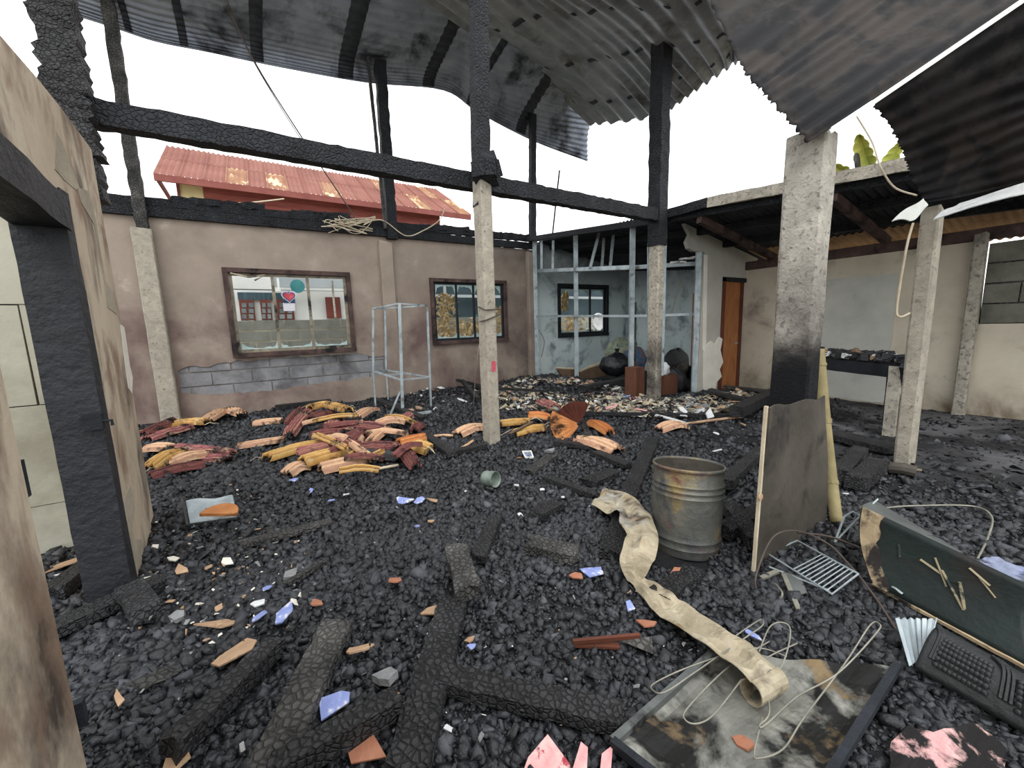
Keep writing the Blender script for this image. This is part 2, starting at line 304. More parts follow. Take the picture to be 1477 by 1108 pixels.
M['posterW'] = mat('poster_white', [(.3,'cfcfdd'),(.7,'e2e0ea')], 3, .6, .0, 20)
M['posterR'] = mat('poster_red', [(.3,'b23c4e'),(.7,'d06a78')], 9, .6, .0, 20)
M['earth'] = mat('bare_earth', [(.3,'6f6656'),(.7,'8f8672')], 2, .95, .4, 20)
M['tank'] = mat('tin_can', [(.3,'6d7a72'),(.7,'98a39a')], 9, .5, .2, 30, metal=.4)
M['orangeP'] = mat('orange_sheet', [(.3,'a8683c'),(.6,'bf8350'),(.85,'cc9a68')], 6, .7, .3, 40, over=[('3d2417',4,.54,.64)])
M['litroof'] = mat('roof_overhang_lit_tan', [(.3,'8f6f52'),(.6,'b0906e'),(.85,'c8a986')], 3, .8, .3, 20)  # lean-to roof in paler tan: daylight under the eave put into the colour
M['concB'] = mat('post_concrete_blackened', [(.25,'8b877e'),(.5,'a8a399'),(.75,'c0baae')], 9, .9, .5, 60, over=[('6a665f',30,.54,.68),('3a3434',2.2,.34,.56,(2,1.75,1.05)),('141518',1.2,.30,.48,(2,1.35,.95))])
M['concS'] = mat('post_concrete_sooted', [(.25,'8b857a'),(.5,'aaa395'),(.75,'c4bcaa')], 9, .9, .5, 60, over=[('55504c',30,.52,.68),('2a2728',1.3,.34,.55,(2,1.3,.7))])
# ------------------------------------------------------------------ large structure
def struct(name, mb, m, parent=None, label=None, **k): return mk(name, mb, m, parent, kind='structure' if parent is None else None, label=label, **k)
def grid_mb(xs, ys, fn):
    mb = MB(); n = len(ys)
    vs = [(x, y, fn(x, y)) for x in xs for y in ys]
    fs = [(i*n+j, (i+1)*n+j, (i+1)*n+j+1, i*n+j+1) for i in range(len(xs)-1) for j in range(n-1)]
    return mb.add(vs, fs)
mb = grid_mb(np.arange(-4.2, 11.3, .09), np.arange(-2.6, 9.75, .09), lambda x, y: float(hf(x, y)))
struct('floor', mb, M['bed'], smooth=True)
struct('ground', MB().box((-60,-30,-.5),(90,70,-.32)), M['earth'], label='bare earth around the burnt building')

def PX(pts, Y): return [(p.x, p.z) for p in (atY(a, b, Y) for a, b in pts)]
def rect(u0, u1, v0, v1): return [(u0,v0),(u1,v0),(u1,v1),(u0,v1)]
WIN = [(-.40, 1.90, 1.13, 2.85), (3.74, 5.94, 1.17, 2.80), (7.74, 9.82, 1.17, 2.78)]
fY = lambda u, v, t: Vector((u, t, v))
def ragged(pts, step=.09, j=.022):
    out = []
    for (a, b), (c, d) in zip(pts, pts[1:]+pts[:1]):
        n = max(1, int(math.hypot(c-a, d-b)/step))
        for i in range(n):
            out.append((a+(c-a)*i/n+(random.uniform(-j, j) if i else 0), b+(d-b)*i/n+(random.uniform(-j, j) if i else 0)))
    return out
expo = [(-1.28,.52),(-1.27,.95),(-1.1,1.02),(-.8,.98),(-.55,1.05),(0,1.07),(1.2,1.07),(1.95,1.07),(2.2,.98),(2.5,.98),(2.75,.9),(2.95,.72),(2.8,.55),(2.1,.5),(1.0,.47),(.2,.40),(-.6,.44)]
wb = struct('wall_back', MB().prism([(-4,-.05),(10.9,-.05),(10.9,3.25),(7.0,3.93),(7.0,3.68),(-4,3.68)], [rect(*w) for w in WIN], fY, 9.635, 9.80), M['core'])
mk('plaster', MB().prism(rect(-4,7.0,-.05,3.68), [rect(*WIN[0]), rect(*WIN[1]), ragged(expo)], fY, 9.60, 9.637), M['pl_back'], wb)
mk('painted_plaster', MB().prism([(7.0,-.05),(10.9,-.05),(10.9,3.24),(7.0,3.92)], [rect(*WIN[2])], fY, 9.60, 9.637), M['pl_room'], wb, label='bluish painted plaster, sooted above')
for r, (z0, z1) in enumerate(((.36,.605),(.63,.875),(.90,1.11))):
    x = -1.75+.33*(r % 2)
    while x < 3.1:
        if x+.63 > -1.33 and x < 3.0:
            mk('block', MB().box((x,9.612+random.uniform(0,.012),z0),(x+.63,9.66,z1),jit=.006), M['block'], wb)
        x += .655
# right far wall with its closed-up opening and the raw blocks above
fX = lambda u, v, t: Vector((t, u, v))
wr = struct('wall_right', MB().prism([(4.98,-.05),(4.98,2.64),(1.46,2.64),(1.44,1.40),(-2.6,1.40),(-2.6,-.05)], [], fX, 9.35, 9.55), M['pl_right'])
mk('render_patch', MB().prism(ragged(rect(2.40,3.46,.86,2.28), .2, .012), [], fX, 9.335, 9.352), M['pl_patch'], wr, label='smooth grey render filling a closed-up opening')
mk('render_patch', MB().prism(ragged(rect(2.36,3.40,.03,.80), .2, .02), [], fX, 9.337, 9.352), M['pl_patch'], wr, label='pale render low on the wall behind the bench')
mk('mortar', MB().box((9.46,-2.6,1.40),(9.6,1.43,2.59)), M['chargrey'], wr)
for r in range(4):
    y = 1.44; z = 1.41+r*.302; first = True
    while y > -2.5:
        w = (.36 if r % 2 else .62) if first else .62; first = False
        mk('block', MB().box((9.43+random.uniform(0,.015),y-w,z),(9.50,y-.018,z+.275),jit=.006), M['blockD'], wr); y -= w
struct('trim_1', MB().bar((9.36,5.0,2.73),(9.36,-2.6,2.73),.13,.17,n=10,jit=.05), M['frame'], label='dark timber plate along the top of the cream wall')
# alcove behind the stud partition
struct('wall_alcove', MB().box((10.8,5.0,-.05),(10.95,9.6,3.35)), M['pl_room'])
oc = PX([(988,322),(996,338),(991,349),(994,358),(1000,362),(1015,363),(1017,366)], 4.95)
outer = oc+[(7.62,-.05),(8.42,-.05),(8.50,2.45),(9.50,2.45),(9.50,-.05),(9.7,-.05)]+PX([(1093,373)], 4.95)
outer[7] = (7.66, -.05)
wp = struct('wall_partition', MB().prism(outer, [], fY, 4.95, 5.03), M['gyp'])
torn = PX([(1014,500),(1024,492),(1030,497),(1036,486),(1040,489),(1037,505),(1041,522),(1036,533),(1039,543),(1031,552),(1030,566),(1022,571),(1014,575)], 4.95)
mk('torn_board', MB().prism(torn, [], fY, 4.915, 4.948), M['gypcore'], wp, label='torn pale board layer hanging at the foot')
mk('torn_board', MB().prism(PX([(1015,368),(1019,368),(1017,505),(1013,505)],4.95), [], fY, 4.925, 4.948), M['gypcore'], wp, label='pale broken edge of the board')
d1 = thing('door_1', 'brown wooden door standing in the grey board wall', None, (8.95,5.0,0), kind='structure')
dl = mk('door_leaf', MB().box((8.56,4.99,0.02),(9.22,5.03,2.38)), M['door'], d1)
mk('door_leaf', MB().box((9.24,4.985,0.02),(9.44,5.03,2.38)), M['doorD'], d1, label='dark red-brown side leaf')
mk('jamb', MB().box((8.44,4.93,0),(8.55,5.04,2.45)), M['doorD'], d1); mk('jamb', MB().box((9.43,4.93,0),(9.52,5.04,2.45)), M['doorD'], d1)
mk('head', MB().box((8.44,4.93,2.38),(9.52,5.04,2.47)), M['frameD'], d1)
mk('handle', MB().tube([(9.12,4.99,1.05),(9.12,4.94,1.05),(9.0,4.93,1.05)],.015), M['zinc'], dl)
p0 = atX(999,470,10.78); p1 = atX(1013,470,10.78)
d2 = thing('door_2', 'orange-brown door leaf at the end of the alcove', None, (10.75,p1.y,0), kind='structure')
mk('door_leaf', MB().box((10.74,p1.y-.4,0),(10.79,p0.y,2.35)), M['door'], d2)
# leaning-in left wall with the doorway
WX = lambda y: -.70-.087*(y-1.97)
fL = lambda u, v, t: Vector((WX(u)-t, u, v))
wl = struct('wall_left', MB().prism([(-1.5,-.05),(1.97,-.05),(1.97,2.37),(3.24,2.37),(3.24,-.05),(4.6,-.05)]+[(4.6,3.06),(4.2,3.03),(3.7,2.99),(3.2,2.93),(2.6,2.84),(1.0,2.7),(-1.5,2.5)], [], fL, 0, .15), M['pl_left'])
def peel(pts, sx, ox, oy, m, lab):
    q = []
    for a, b in pts:
        r = ray(ox+a/sx, oy+b/sx); # hit the slanted wall plane
        k = (-.70+.087*1.97)/(r.x+.087*r.y); p = CAM+r*k; q.append((p.y, p.z))
    mk('peeled_patch', MB().prism(q, [], fL, -.003, .005), m, wl, label=lab)
k = 3.6925
peel([(410,0),(470,20),(510,180),(560,500),(600,560),(622,680),(570,640),(540,400),(500,200),(430,80)], k, 0, 270, M['pl_peel'], 'grey peeled streak of render')
peel([(640,730),(660,745),(690,950),(705,1010),(702,1100),(682,1070),(660,900)], k, 0, 270, M['pl_pale'], 'white bare patch at the wall end')
peel([(640,720),(690,590),(710,640),(715,720),(700,830),(715,880),(750,880),(780,960),(740,1060),(700,1100),(690,980),(645,790)], k, 0, 540, M['pl_peel'], 'peeled patch near the floor')
peel([(290,690),(330,760),(380,900),(420,1000),(400,1010),(340,960),(290,900)], k, 0, 0, M['pl_peel'], 'peeled patch over the doorway corner')
d3 = thing('door_3', 'black charred door frame in the doorway of the beige wall', None, (-.9,2.6,0), kind='structure')
mk('jamb', MB().bar((WX(3.26)-.09,3.265,-.05),(WX(3.26)-.09,3.265,2.40),.12,.21,up=(1,0,0),n=18,jit=.05), M['jambwood'], d3)
mk('jamb', MB().bar((WX(1.95)-.10,1.985,-.05),(WX(1.95)-.10,1.985,2.40),.05,.15,up=(1,0,0),n=10,jit=.05), M['jambwood'], d3)
mk('head', MB().bar((WX(1.95)-.085,1.95,2.28),(WX(3.3)-.085,3.32,2.28),.20,.18,n=10,jit=.05), M['jambwood'], d3)
for (px, py, w, h) in ((36,690,.02,.13),(122,1025,.02,.10)):
    q = atY(px, py, 2.02); mk('hinge', MB().box((q.x-.035,2.0,q.z-h/2),(q.x+.004,2.03,q.z+h/2)), M['frameD'], d3)
q = atY(140,607,3.19); mk('latch', MB().box((q.x-.05,3.15,q.z-.045),(q.x+.03,3.2,q.z+.045)).tube([(q.x+.03,3.16,q.z),(q.x+.07,3.15,q.z),(q.x+.07,3.15,q.z-.03)],.008), M['frameD'], d3)
# wall seen through the doorway, cast slabs with open joints
wi = struct('wall_inner', MB().box((-4.2,4.47,-.05),(-.98,4.6,2.62)), M['core'])
for z0, z1, xs in ((-.05,.34,(-4.2,-2.4,-1.25,-.98)),(.345,1.11,(-4.2,-2.9,-1.62,-.98)),(1.118,1.85,(-4.2,-2.6,-1.42,-.98)),(1.857,2.64,(-4.2,-2.9,-1.9,-.98))):
    for a, b in zip(xs, xs[1:]): mk('slab', MB().box((a+.004,4.40+random.uniform(0,.012),z0),(b-.004,4.48,z1),jit=.003), M['pl_inner'], wi)
# ------------------------------------------------------------------ windows
def window(n, w, mid, fm, sm, lab, shards, inset=.07):
    x0, x1, z0, z1 = w; t = thing('window_%d' % n, lab, None, ((x0+x1)/2, 9.64, z0), kind='structure')
    f = .085
    mk('jamb', MB().bar((x0+f/2,9.62,z0),(x0+f/2,9.62,z1),f,.16,up=(0,1,0),n=8,jit=.05), fm, t); mk('jamb', MB().bar((x1-f/2,9.62,z0),(x1-f/2,9.62,z1),f,.16,up=(0,1,0),n=8,jit=.05), fm, t)
    mk('sill', MB().bar((x0,9.61,z0+f/2),(x1,9.61,z0+f/2),.19,f,n=10,jit=.07), fm, t); mk('head', MB().bar((x0,9.62,z1-f/2),(x1,9.62,z1-f/2),.16,f,n=10,jit=.07), fm, t)
    a0, a1, b0, b1 = x0+f, x1-f, z0+f, z1-f
    for xm in [a0+.03]+mid+[a1-.03]: mk('mullion', MB().bar((xm,9.64,b0),(xm,9.64,b1),.055,.05,up=(0,1,0),n=8,jit=.06), sm, t)
    mk('rail', MB().bar((a0,9.64,b1-.03),(a1,9.64,b1-.03),.05,.05), sm, t); mk('rail', MB().bar((a0,9.64,b0+.03),(a1,9.64,b0+.03),.05,.06), sm, t)
    ed = [a0+.05]+mid+[a1-.05]
    for k in shards:
        l, r = ed[k]+.03, ed[k+1]-.03
        zz = b0+.06; n_ = 12; top = [(r-(r-l)*i/n_, zz+random.uniform(.01,.05)+(.09*((abs(i-n_/2)/(n_/2))**6))) for i in range(n_+1)]
        mk('glass_shard', MB().prism([(l,zz),(r,zz)]+top, [], fY, 9.637, 9.643), M['glass'], t, label='jagged remnant of broken pane')
        if n > 1 and random.random() < .7:
            zt = b1-.05; low = [(l+(r-l)*i/n_, zt-random.uniform(.02,.07)-(.2*((abs(i-n_/2)/(n_/2))**6))) for i in range(n_+1)]
            mk('glass_shard', MB().prism([(r,zt),(l,zt)]+low, [], fY, 9.637, 9.643), M['glass'], t, label='jagged remnant of broken pane')
    return t
w1 = window(1, WIN[0], [atY(398,450,9.6).x, atY(448,450,9.6).x], M['frame'], M['alu'], 'wide burnt window of three empty lights near the concrete wall post', [0,1,2])
a = atY(332,394,9.55); b = atY(382,397,9.55)
mk('hanging_strip', MB().tube([a,(a+b)/2+Vector((0,-.03,-.06)),b,(a+b)/2+Vector((.1,-.05,-.12))],.018), M['strip'], w1, label='melted pale strip across the head')
window(2, WIN[1], [atY(660,450,9.6).x, 4.95], M['frame'], M['frameD'], 'dark framed window with dried plants behind it', [0,1,2])
window(3, WIN[2], [atY(852,450,9.6).x], M['frameD'], M['frameD'], 'black framed window with broken panes in the alcove', [0,1])
# ------------------------------------------------------------------ lean-to roof over the far side (kept roof)
def roofz(x, y): return 3.46-.18*(x-7.03)+.5*max(0,min(1,(y-5)/4.6))
def roof_edge(y): return 6.51+(4.86-y)*.21 if y < 4.86 else 6.51+(y-4.86)*.13
ys = np.arange(-2.2, 9.7, .022); P = []
for i in range(8):
    row = []
    for y in ys:
        e = roof_edge(y); far = 10.1 if y < 4.9 else 11.3; x = e+(far-e)*i/7
        row.append(Vector((x, y, roofz(x, y)+.018*math.sin(y*2*math.pi/.11))))
    P.append(row)
lr = mk('ceiling', MB().shell(P, .006), M['roofIn'], kind='structure', label='dark corrugated lean-to roof over the far bay')
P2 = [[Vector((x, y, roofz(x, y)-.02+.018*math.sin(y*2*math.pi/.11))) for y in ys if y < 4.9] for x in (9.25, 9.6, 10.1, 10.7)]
mk('overhang', MB().shell(P2, .006), M['litroof'], lr, label='tan eave end of the roof sheets, outside light painted in')
for k_, e in enumerate((.12, 1.0, 1.9)):
    mb = MB(); mb.bar((roof_edge(4.8)+e,9.6,roofz(roof_edge(4.8)+e,9.6)-.09),(roof_edge(4.8)+e,4.9,roofz(roof_edge(4.8)+e,4.9)-.09),.09,.12,n=6)
    mk('purlin', mb, M['beam'], lr)
    mk('purlin', MB().bar((roof_edge(4.8)+e,4.9,roofz(roof_edge(4.8)+e,4.9)-.09),(roof_edge(-2)+e*.8,-2,roofz(roof_edge(-2)+e*.8,-2)-.09),.09,.12,n=6), M['beam'], lr)
for y in (4.4, 2.6, .9, -.8):
    e = roof_edge(y); mk('rafter', MB().bar((e+.1,y,roofz(e+.1,y)-.2),(9.4,y,roofz(9.4,y)-.2),.09,.13,n=4), M['frame'], lr)
mk('fascia', MB().bar((roof_edge(4.2)-.03,4.2,roofz(roof_edge(4.2),4.2)+.0),(roof_edge(1.2)-.03,1.2,roofz(roof_edge(1.2),1.2)+.0),.05,.16,n=16,jit=.2), M['conc'], lr, label='pale scorched edge board')
mk('fascia', MB().bar((6.5,5.2,3.5),(roof_edge(4.2)-.03,4.2,roofz(roof_edge(4.2),4.2)),.06,.15,n=8,jit=.15), M['beam'], lr, label='charred edge board')
# ------------------------------------------------------------------ collapsed roof sheets
def cr_(p0, p1, p2, p3, t): return .5*((2*p1)+(p2-p0)*t+(2*p0-5*p1+4*p2-p3)*t*t+(3*p1-p0-3*p2+p3)*t**3)
def spl(pts, u):
    n = len(pts)-1; x = min(max(u, 0), 1)*n; i = min(int(x), n-1); t = x-i
    return cr_(pts[max(i-1,0)], pts[i], pts[i+1], pts[min(i+2,n)], t)
def surf(ctrl): return lambda u, v: spl([spl(r, v) for r in ctrl], u)
def sheet(ctrl, nu, nv, amp, cnt, axis, wob=0, rag=0, side=1):
    f = surf(ctrl); P = [[f(i/nu, j/nv) for j in range(nv+1)] for i in range(nu+1)]
    A = np.array([[tuple(p) for p in r] for r in P]); N = np.cross(np.gradient(A, axis=0), np.gradient(A, axis=1)); N /= np.linalg.norm(N, axis=2, keepdims=True)+1e-9
    ph = [random.uniform(0, 6) for _ in range(4)]
    for i in range(nu+1):
        for j in range(nv+1):
            u, v = i/nu, j/nv; c = u if axis == 0 else v; l = v if axis == 0 else u
            d = amp*math.sin(2*math.pi*cnt*c)*(.75+.25*math.sin(7*l+ph[0]))+wob*(math.sin(4.1*u+ph[1])*math.sin(5.3*v+ph[2])+.5*math.sin(9*u+7*v+ph[3]))
            A[i, j] += N[i, j]*d
    if rag:
        for k in range(nv+1 if axis == 1 else nu+1):
            r = rag*random.uniform(-1, 1)
            if axis == 1: A[nu, k] += (A[nu, k]-A[nu-1, k])*r
            else: A[k, nv] += (A[k, nv]-A[k, nv-1])*r
    return [[Vector(q) for q in r] for r in A]
def band(P, i0, i1, j0, j1, off=.02):
    return [[p+(CAM-p).normalized()*off for p in P[i][j0:j1]] for i in range(i0, i1)]
low = [(-60,-35),(30,-2),(155,38),(225,61),(300,76),(400,97),(530,120),(640,131),(690,163),(770,204),(847,233)]
e0 = [atY(a, b, 9.85) for a, b in low]
e1 = [p+Vector((0,-.35,.25)) for p in e0]; e1[-1] = atY(850,181,9.5); e1[-2] = e1[-2]+Vector((0,0,.25))
e2 = [p+Vector((0,-1.7,.55)) for p in e0]; e3 = [p+Vector((0,-3.6,.95)) for p in e0]
e2[-1] += Vector((.1,.6,.9)); e3[-1] += Vector((.1,1.,1.)); e2[-2] += Vector((0,0,.5)); e3[-2] += Vector((0,0,.6))
P = sheet([e0,e1,e2,e3], 132, 60, .022, 22, 0, .03)
r1 = mk('roof_sheet', MB().shell(P, .006), M['roofA'], smooth=True, label='long grey corrugated roof sheet sagging high over the windowed wall', cat='roof sheet', group='burnt roof sheets')
for j in (14, 21, 28, 34, 40, 46, 52): mk('soot_band', MB().shell(band(P, 6, 110, j, j+2, .012), .004), M['tarband'], r1, smooth=True)
ctl = [[(588,-12,7.2),(680,-60,6.2),(800,-60,5.4),(1000,-70,4.8)],[(690,56,8.8),(790,30,7.5),(895,25,6.3),(1050,5,5.5)],[(778,112,10.2),(880,110,8.6),(962,88,7.2),(1072,52,6.3)],[(850,182,11.4),(940,167,9.5),(1003,131,8.0),(1068,88,6.9)]]
P = sheet([[atd(*c) for c in r] for r in ctl], 60, 130, .045, 15, 1, .05, .35)
r2 = mk('roof_sheet', MB().shell(P, .006), M['roofB'], smooth=True, label='buckled light grey ribbed roof sheet with a ragged hanging end', cat='roof sheet', group='burnt roof sheets')
for i in (18, 34, 49):
    for j in range(6, 120, 11): mk('soot_band', MB().shell(band(P, i, i+2, j, j+random.choice((3,4,6)), .03), .006), M['tarband'], r2, smooth=True)
ctl = [[(1166,204,2.52),(1290,126,2.45),(1400,54,2.36),(1510,-20,2.25)],[(1110,146,2.75),(1240,60,2.7),(1350,-20,2.6),(1450,-90,2.5)],[(1070,94,3.0),(1190,5,2.95),(1300,-70,2.85),(1400,-140,2.8)],[(1015,-16,3.4),(1130,-95,3.3),(1240,-165,3.2),(1340,-230,3.1)]]
ctl = [r+[(r[-1][0]+150, r[-1][1]+(r[-1][1]-r[-2][1])*1.2, r[-1][2]-.08)] for r in ctl]
P = sheet([[atd(*c) for c in r] for r in ctl], 100, 60, .012, 13, 0, .02)
for i in range(len(P)): P[i][0] += (P[i][1]-P[i][0])*random.uniform(-.6, .5)
r3 = mk('roof_sheet', MB().shell(P, .006), M['roofC'], smooth=True, label='dark brown roof sheet ending in a point at the thick concrete post', cat='roof sheet', group='burnt roof sheets')
mk('white_edging', MB().bar(atd(1196,191,2.49), atd(1512,-24,2.22), .022, .026, up=(0,0,1), n=3), M['white'], r3, label='bright white metal edge strip')
ctl = [[(1254,143,4.05),(1335,88,3.75),(1405,38,3.5),(1500,-25,3.2)],[(1290,195,4.0),(1350,170,3.75),(1420,140,3.5),(1500,112,3.2)],[(1315,255,3.95),(1370,235,3.75),(1430,215,3.5),(1500,188,3.2)],[(1333,292,3.9),(1385,285,3.7),(1440,272,3.5),(1500,258,3.2)]]
ctl = [r+[(r[-1][0]+190, r[-1][1]+(r[-1][1]-r[-2][1])*1.8, r[-1][2]-.5)] for r in ctl]
P = sheet([[atd(*c) for c in r] for r in ctl], 100, 50, .014, 10, 0, .03)
for i in range(len(P)): P[i][0] += (P[i][1]-P[i][0])*random.uniform(-1.0, .9)
r4 = mk('roof_sheet', MB().shell(P, .006), M['roofC'], smooth=True, label='lower dark corrugated roof sheet with a curled pale lip over the far post', cat='roof sheet', group='burnt roof sheets')
def quad_shell(pts, n=8): # pts: 4 corners (px,py,d)
    a, b, c, d = [atd(*p) for p in pts]
    return [[a.lerp(b, i/n).lerp(d.lerp(c, i/n), j/n)+Vector((0,0,.02*math.sin(5*i/n+3*j/n))) for j in range(n+1)] for i in range(n+1)]
mk('curled_lip', MB().shell(quad_shell([(1286,320,3.72),(1332,284,3.85),(1338,300,3.75),(1312,320,3.7)]), .008), M['white'], r4, label='white pointed curl of the sheet')
mk('curled_lip', MB().shell(quad_shell([(1346,318,3.6),(1385,291,3.65),(1500,262,3.15),(1500,276,3.1)]), .008), M['paperW'], r4, label='flaking white lip')
# ------------------------------------------------------------------ posts and beams
def post(label, x0, x1, y0, y1, ztop, m, wood=None, group='concrete posts', pts=None, zb=-.05, n=10):
    """square concrete stub with chamfered corners, a charred timber upright spliced to its top"""
    cx, cy = (x0+x1)/2, (y0+y1)/2
    t = thing('concrete_post', label, 'post', (cx, cy, 0), group)
    c = .018; prof = [(x0+c,y0),(x1-c,y0),(x1,y0+c),(x1,y1-c),(x1-c,y1),(x0+c,y1),(x0,y1-c),(x0,y0+c)]
    vs = []; k = 8; lev = [zb+(ztop-zb)*i/n for i in range(n+1)]
    for z in lev: vs += [(a+random.uniform(-.004,.004), b+random.uniform(-.004,.004), z+(random.uniform(-.03,.03) if z == lev[-1] else 0)) for a, b in prof]
    fs = [(i*k+q, i*k+(q+1) % k, (i+1)*k+(q+1) % k, (i+1)*k+q) for i in range(n) for q in range(k)]+[tuple(range(k-1,-1,-1)), tuple(n*k+q for q in range(k))]
    mk('shaft', MB().add(vs, fs), m, t)
    if wood:
        for (a, b, w, th, mm) in wood: mk('timber', MB().bar(a, b, w, th, up=(0,1,0), n=36, jit=.13), mm, t, label='charred timber upright spliced to the top')
    return t
V = Vector
post('tall pale concrete post under the floor beam, burnt timber and a knot on top', 2.53, 2.69, 4.60, 4.83, 3.42, M['concL'], [(V((2.62,4.75,3.1)), V((2.74,4.78,7.2)), .19, .16, M['beam'])])
kt = [o for o in C.objects if o.name.startswith('concrete_post')][-1]
mk('burnt_knot', MB().bar(atY(686,243,4.62), atY(716,246,4.62), .22, .2, n=6, jit=.3, rag=.03).bar(atY(704,228,4.7), atY(700,262,4.6), .24, .2, n=6, jit=.3), M['beam'], [c for c in kt.children if c.name.startswith('timber')][0])
for (pa, pb, pc) in (((690,443),(704,447),(722,446)),((692,464),(706,462),(722,453))):
    mk('tie_wire', MB().tube([atX(pa[0],pa[1],2.51), V((2.515,4.585,atX(pb[0],pb[1],2.53).z)), atY(pc[0],pc[1],4.58)], .009), M['wireD'], kt)
mk('paint_mark', MB().bar(atY(712,521,4.595), atY(712,536,4.595), .055, .006, up=(0,1,0)), M['posterR'], kt, label='small pink paint mark')
post('sooted concrete post at the floor beam end beside the stud partition', 6.30, 6.46, 4.90, 5.13, 3.10, M['concS'], [(V((6.38,5.01,2.95)), V((6.40,5.01,8.2)), .23, .26, M['beam'])])
post('thickest concrete post, behind the leaning panel, blackened low down', 3.20, 3.37, 1.23, 1.48, 2.80, M['concB'])
post('slanting-edged concrete post beyond the bench, under the curled roof lip', 5.75, 5.93, 1.22, 1.36, 2.62, M['concL'])
q0 = atX(1390,460,9.2)
post('flat grey concrete post standing against the cream wall beside raw blocks', 9.18, 9.33, 1.42, 1.56, 2.72, M['conc'])
a = atY(203,320,9.45); b = atY(246,590,9.45)
post('pale concrete wall post between the beige wall end and the wide window', b.x-.16, b.x+.12, 9.42, 9.60, 3.42, M['concL'], [(atY(207,335,9.5), atY(150,-30,9.5), .17, .14, M['chargrey'])])
a = atY(565,450,9.45)
post('brownish concrete wall post between the two windows, dark timber above', a.x-.17, a.x+.13, 9.45, 9.60, 3.55, M['pl_back'], [(atY(566,345,9.5), atY(539,-30,9.5), .22, .16, M['beam']), (atY(556,330,9.42), atY(528,60,9.42), .06, .06, M['chargrey'])])
a = atY(768,450,9.45)
post('dark sooted wall post at the corner of the stud partition', a.x-.10, a.x+.08, 9.45, 9.60, 3.6, M['pl_back'], [(atY(768,350,9.5), atY(768,108,9.5), .16, .14, M['beam'])])
t = thing('burnt_post', 'thick alligator-charred timber post rising behind the beige wall end', 'post', (-1.02,4.82,0))
mk('trunk', MB().bar((-1.03,4.82,2.72), atY(120,232,4.82), .2, .2, up=(0,1,0), n=8, jit=.1).bar(atY(119,228,4.82), atY(68,-45,4.82), .24, .22, up=(0,1,0), n=40, jit=.22), M['charwood'], t)
mk('split_flake', MB().bar(atY(66,90,4.78), atY(88,128,4.78), .05, .03, n=5, jit=.3), M['charwood'], t); mk('split_flake', MB().bar(atY(128,190,4.78), atY(136,222,4.78), .06, .03, n=5, jit=.3), M['charwood'], t)
mk('tie_beam', MB().bar(atY(55,150,4.92), atY(952,312,4.98), .16, .20, n=90, jit=.16), M['beam'], label='long charred floor beam running between the burnt posts', cat='beam')
t = thing('wall_plate_beam', 'burnt double timber beam along the top of the windowed wall', 'beam', (2.5,9.6,3.66))
mk('lower_board', MB().bar((-2.3,9.56,3.74),(6.95,9.56,3.77),.10,.17,n=60,jit=.10), M['beam'], t); mk('upper_board', MB().bar((-2.3,9.62,3.90),(6.95,9.62,3.98),.16,.14,n=80,jit=.28), M['beam'], t)
for x0, x1 in ((-1.0,.4),(.9,2.0),(3.6,4.9),(5.4,6.9)): mk('burnt_ridge', MB().bar((x0,9.66,3.99),(x1,9.66,4.03),.2,.12,n=18,jit=.6,rag=.05), M['beam'], t)
mk('thin_rod', MB().tube([atY(797,338,9.3), atY(801,300,9.3), atY(807,246,9.3)], .022), M['beam'], label='thin burnt rod sticking up behind the wall beam by the partition corner', cat='rod')
# wires
def wire(pts, r, m, label, cat='wire', group=None, n=5, sm=10):
    q = [spl(pts, i/(len(pts)*sm)) for i in range(len(pts)*sm+1)]
    return mk('wire', MB().tube(q, r, n), m, smooth=True, label=label, cat=cat, group=group)
wire([atY(316,-15,9.0), atY(365,85,9.1), atY(430,190,9.2), atY(523,330,9.45)], .013, M['wireD'], 'thin cable hanging from the high grey sheet down to the wall beam')
wire([atY(322,-15,8.9), atY(356,70,9.0), atY(405,155,9.1), atY(452,228,9.2)], .008, M['wireD'], 'finer cable hanging beside the longer one')
tg = thing('wire_tangle', 'pale tangle of loose wire lying over the wall beam above the wide window', 'wire', atY(490,338,9.42))
for i in range(7):
    x0 = 458+random.uniform(0,20); pts = [atY(x0+random.uniform(0,72), 316+random.uniform(-5,22), 9.40+random.uniform(-.05,.05)) for _ in range(6)]
    q = [spl(pts, j/60) for j in range(61)]; mk('strand', MB().tube(q, .008, 5), M['wireW'], tg, smooth=True)
wire([atY(525,322,9.4), atY(552,318,9.4), atY(585,340,9.4), atY(610,333,9.4), atY(633,318,9.5), atY(642,300,9.7)], .012, M['wireW'], 'pale loop of cable drooping over the wall beam beside the dark timber')
wire([atY(700,455,5.4), atY(688,520,5.6), gnd(683,585,.05)], .006, M['wireW'], 'thin pale wire hanging beside the tall concrete post')
wire([atX(1317,322,5.7), atX(1307,360,5.6), atX(1294,440,5.6), atX(1297,457,5.6), atX(1312,452,5.74)], .011, M['wireW'], 'pale cable looping down from the curled lip to the far post')
wire([atd(1236,168,4.6), atd(1258,205,4.5), atd(1270,240,4.3), atd(1290,270,4.2), atd(1322,282,3.95)], .009, M['wireW'], 'beaded wire drooping in front of the banana leaves')
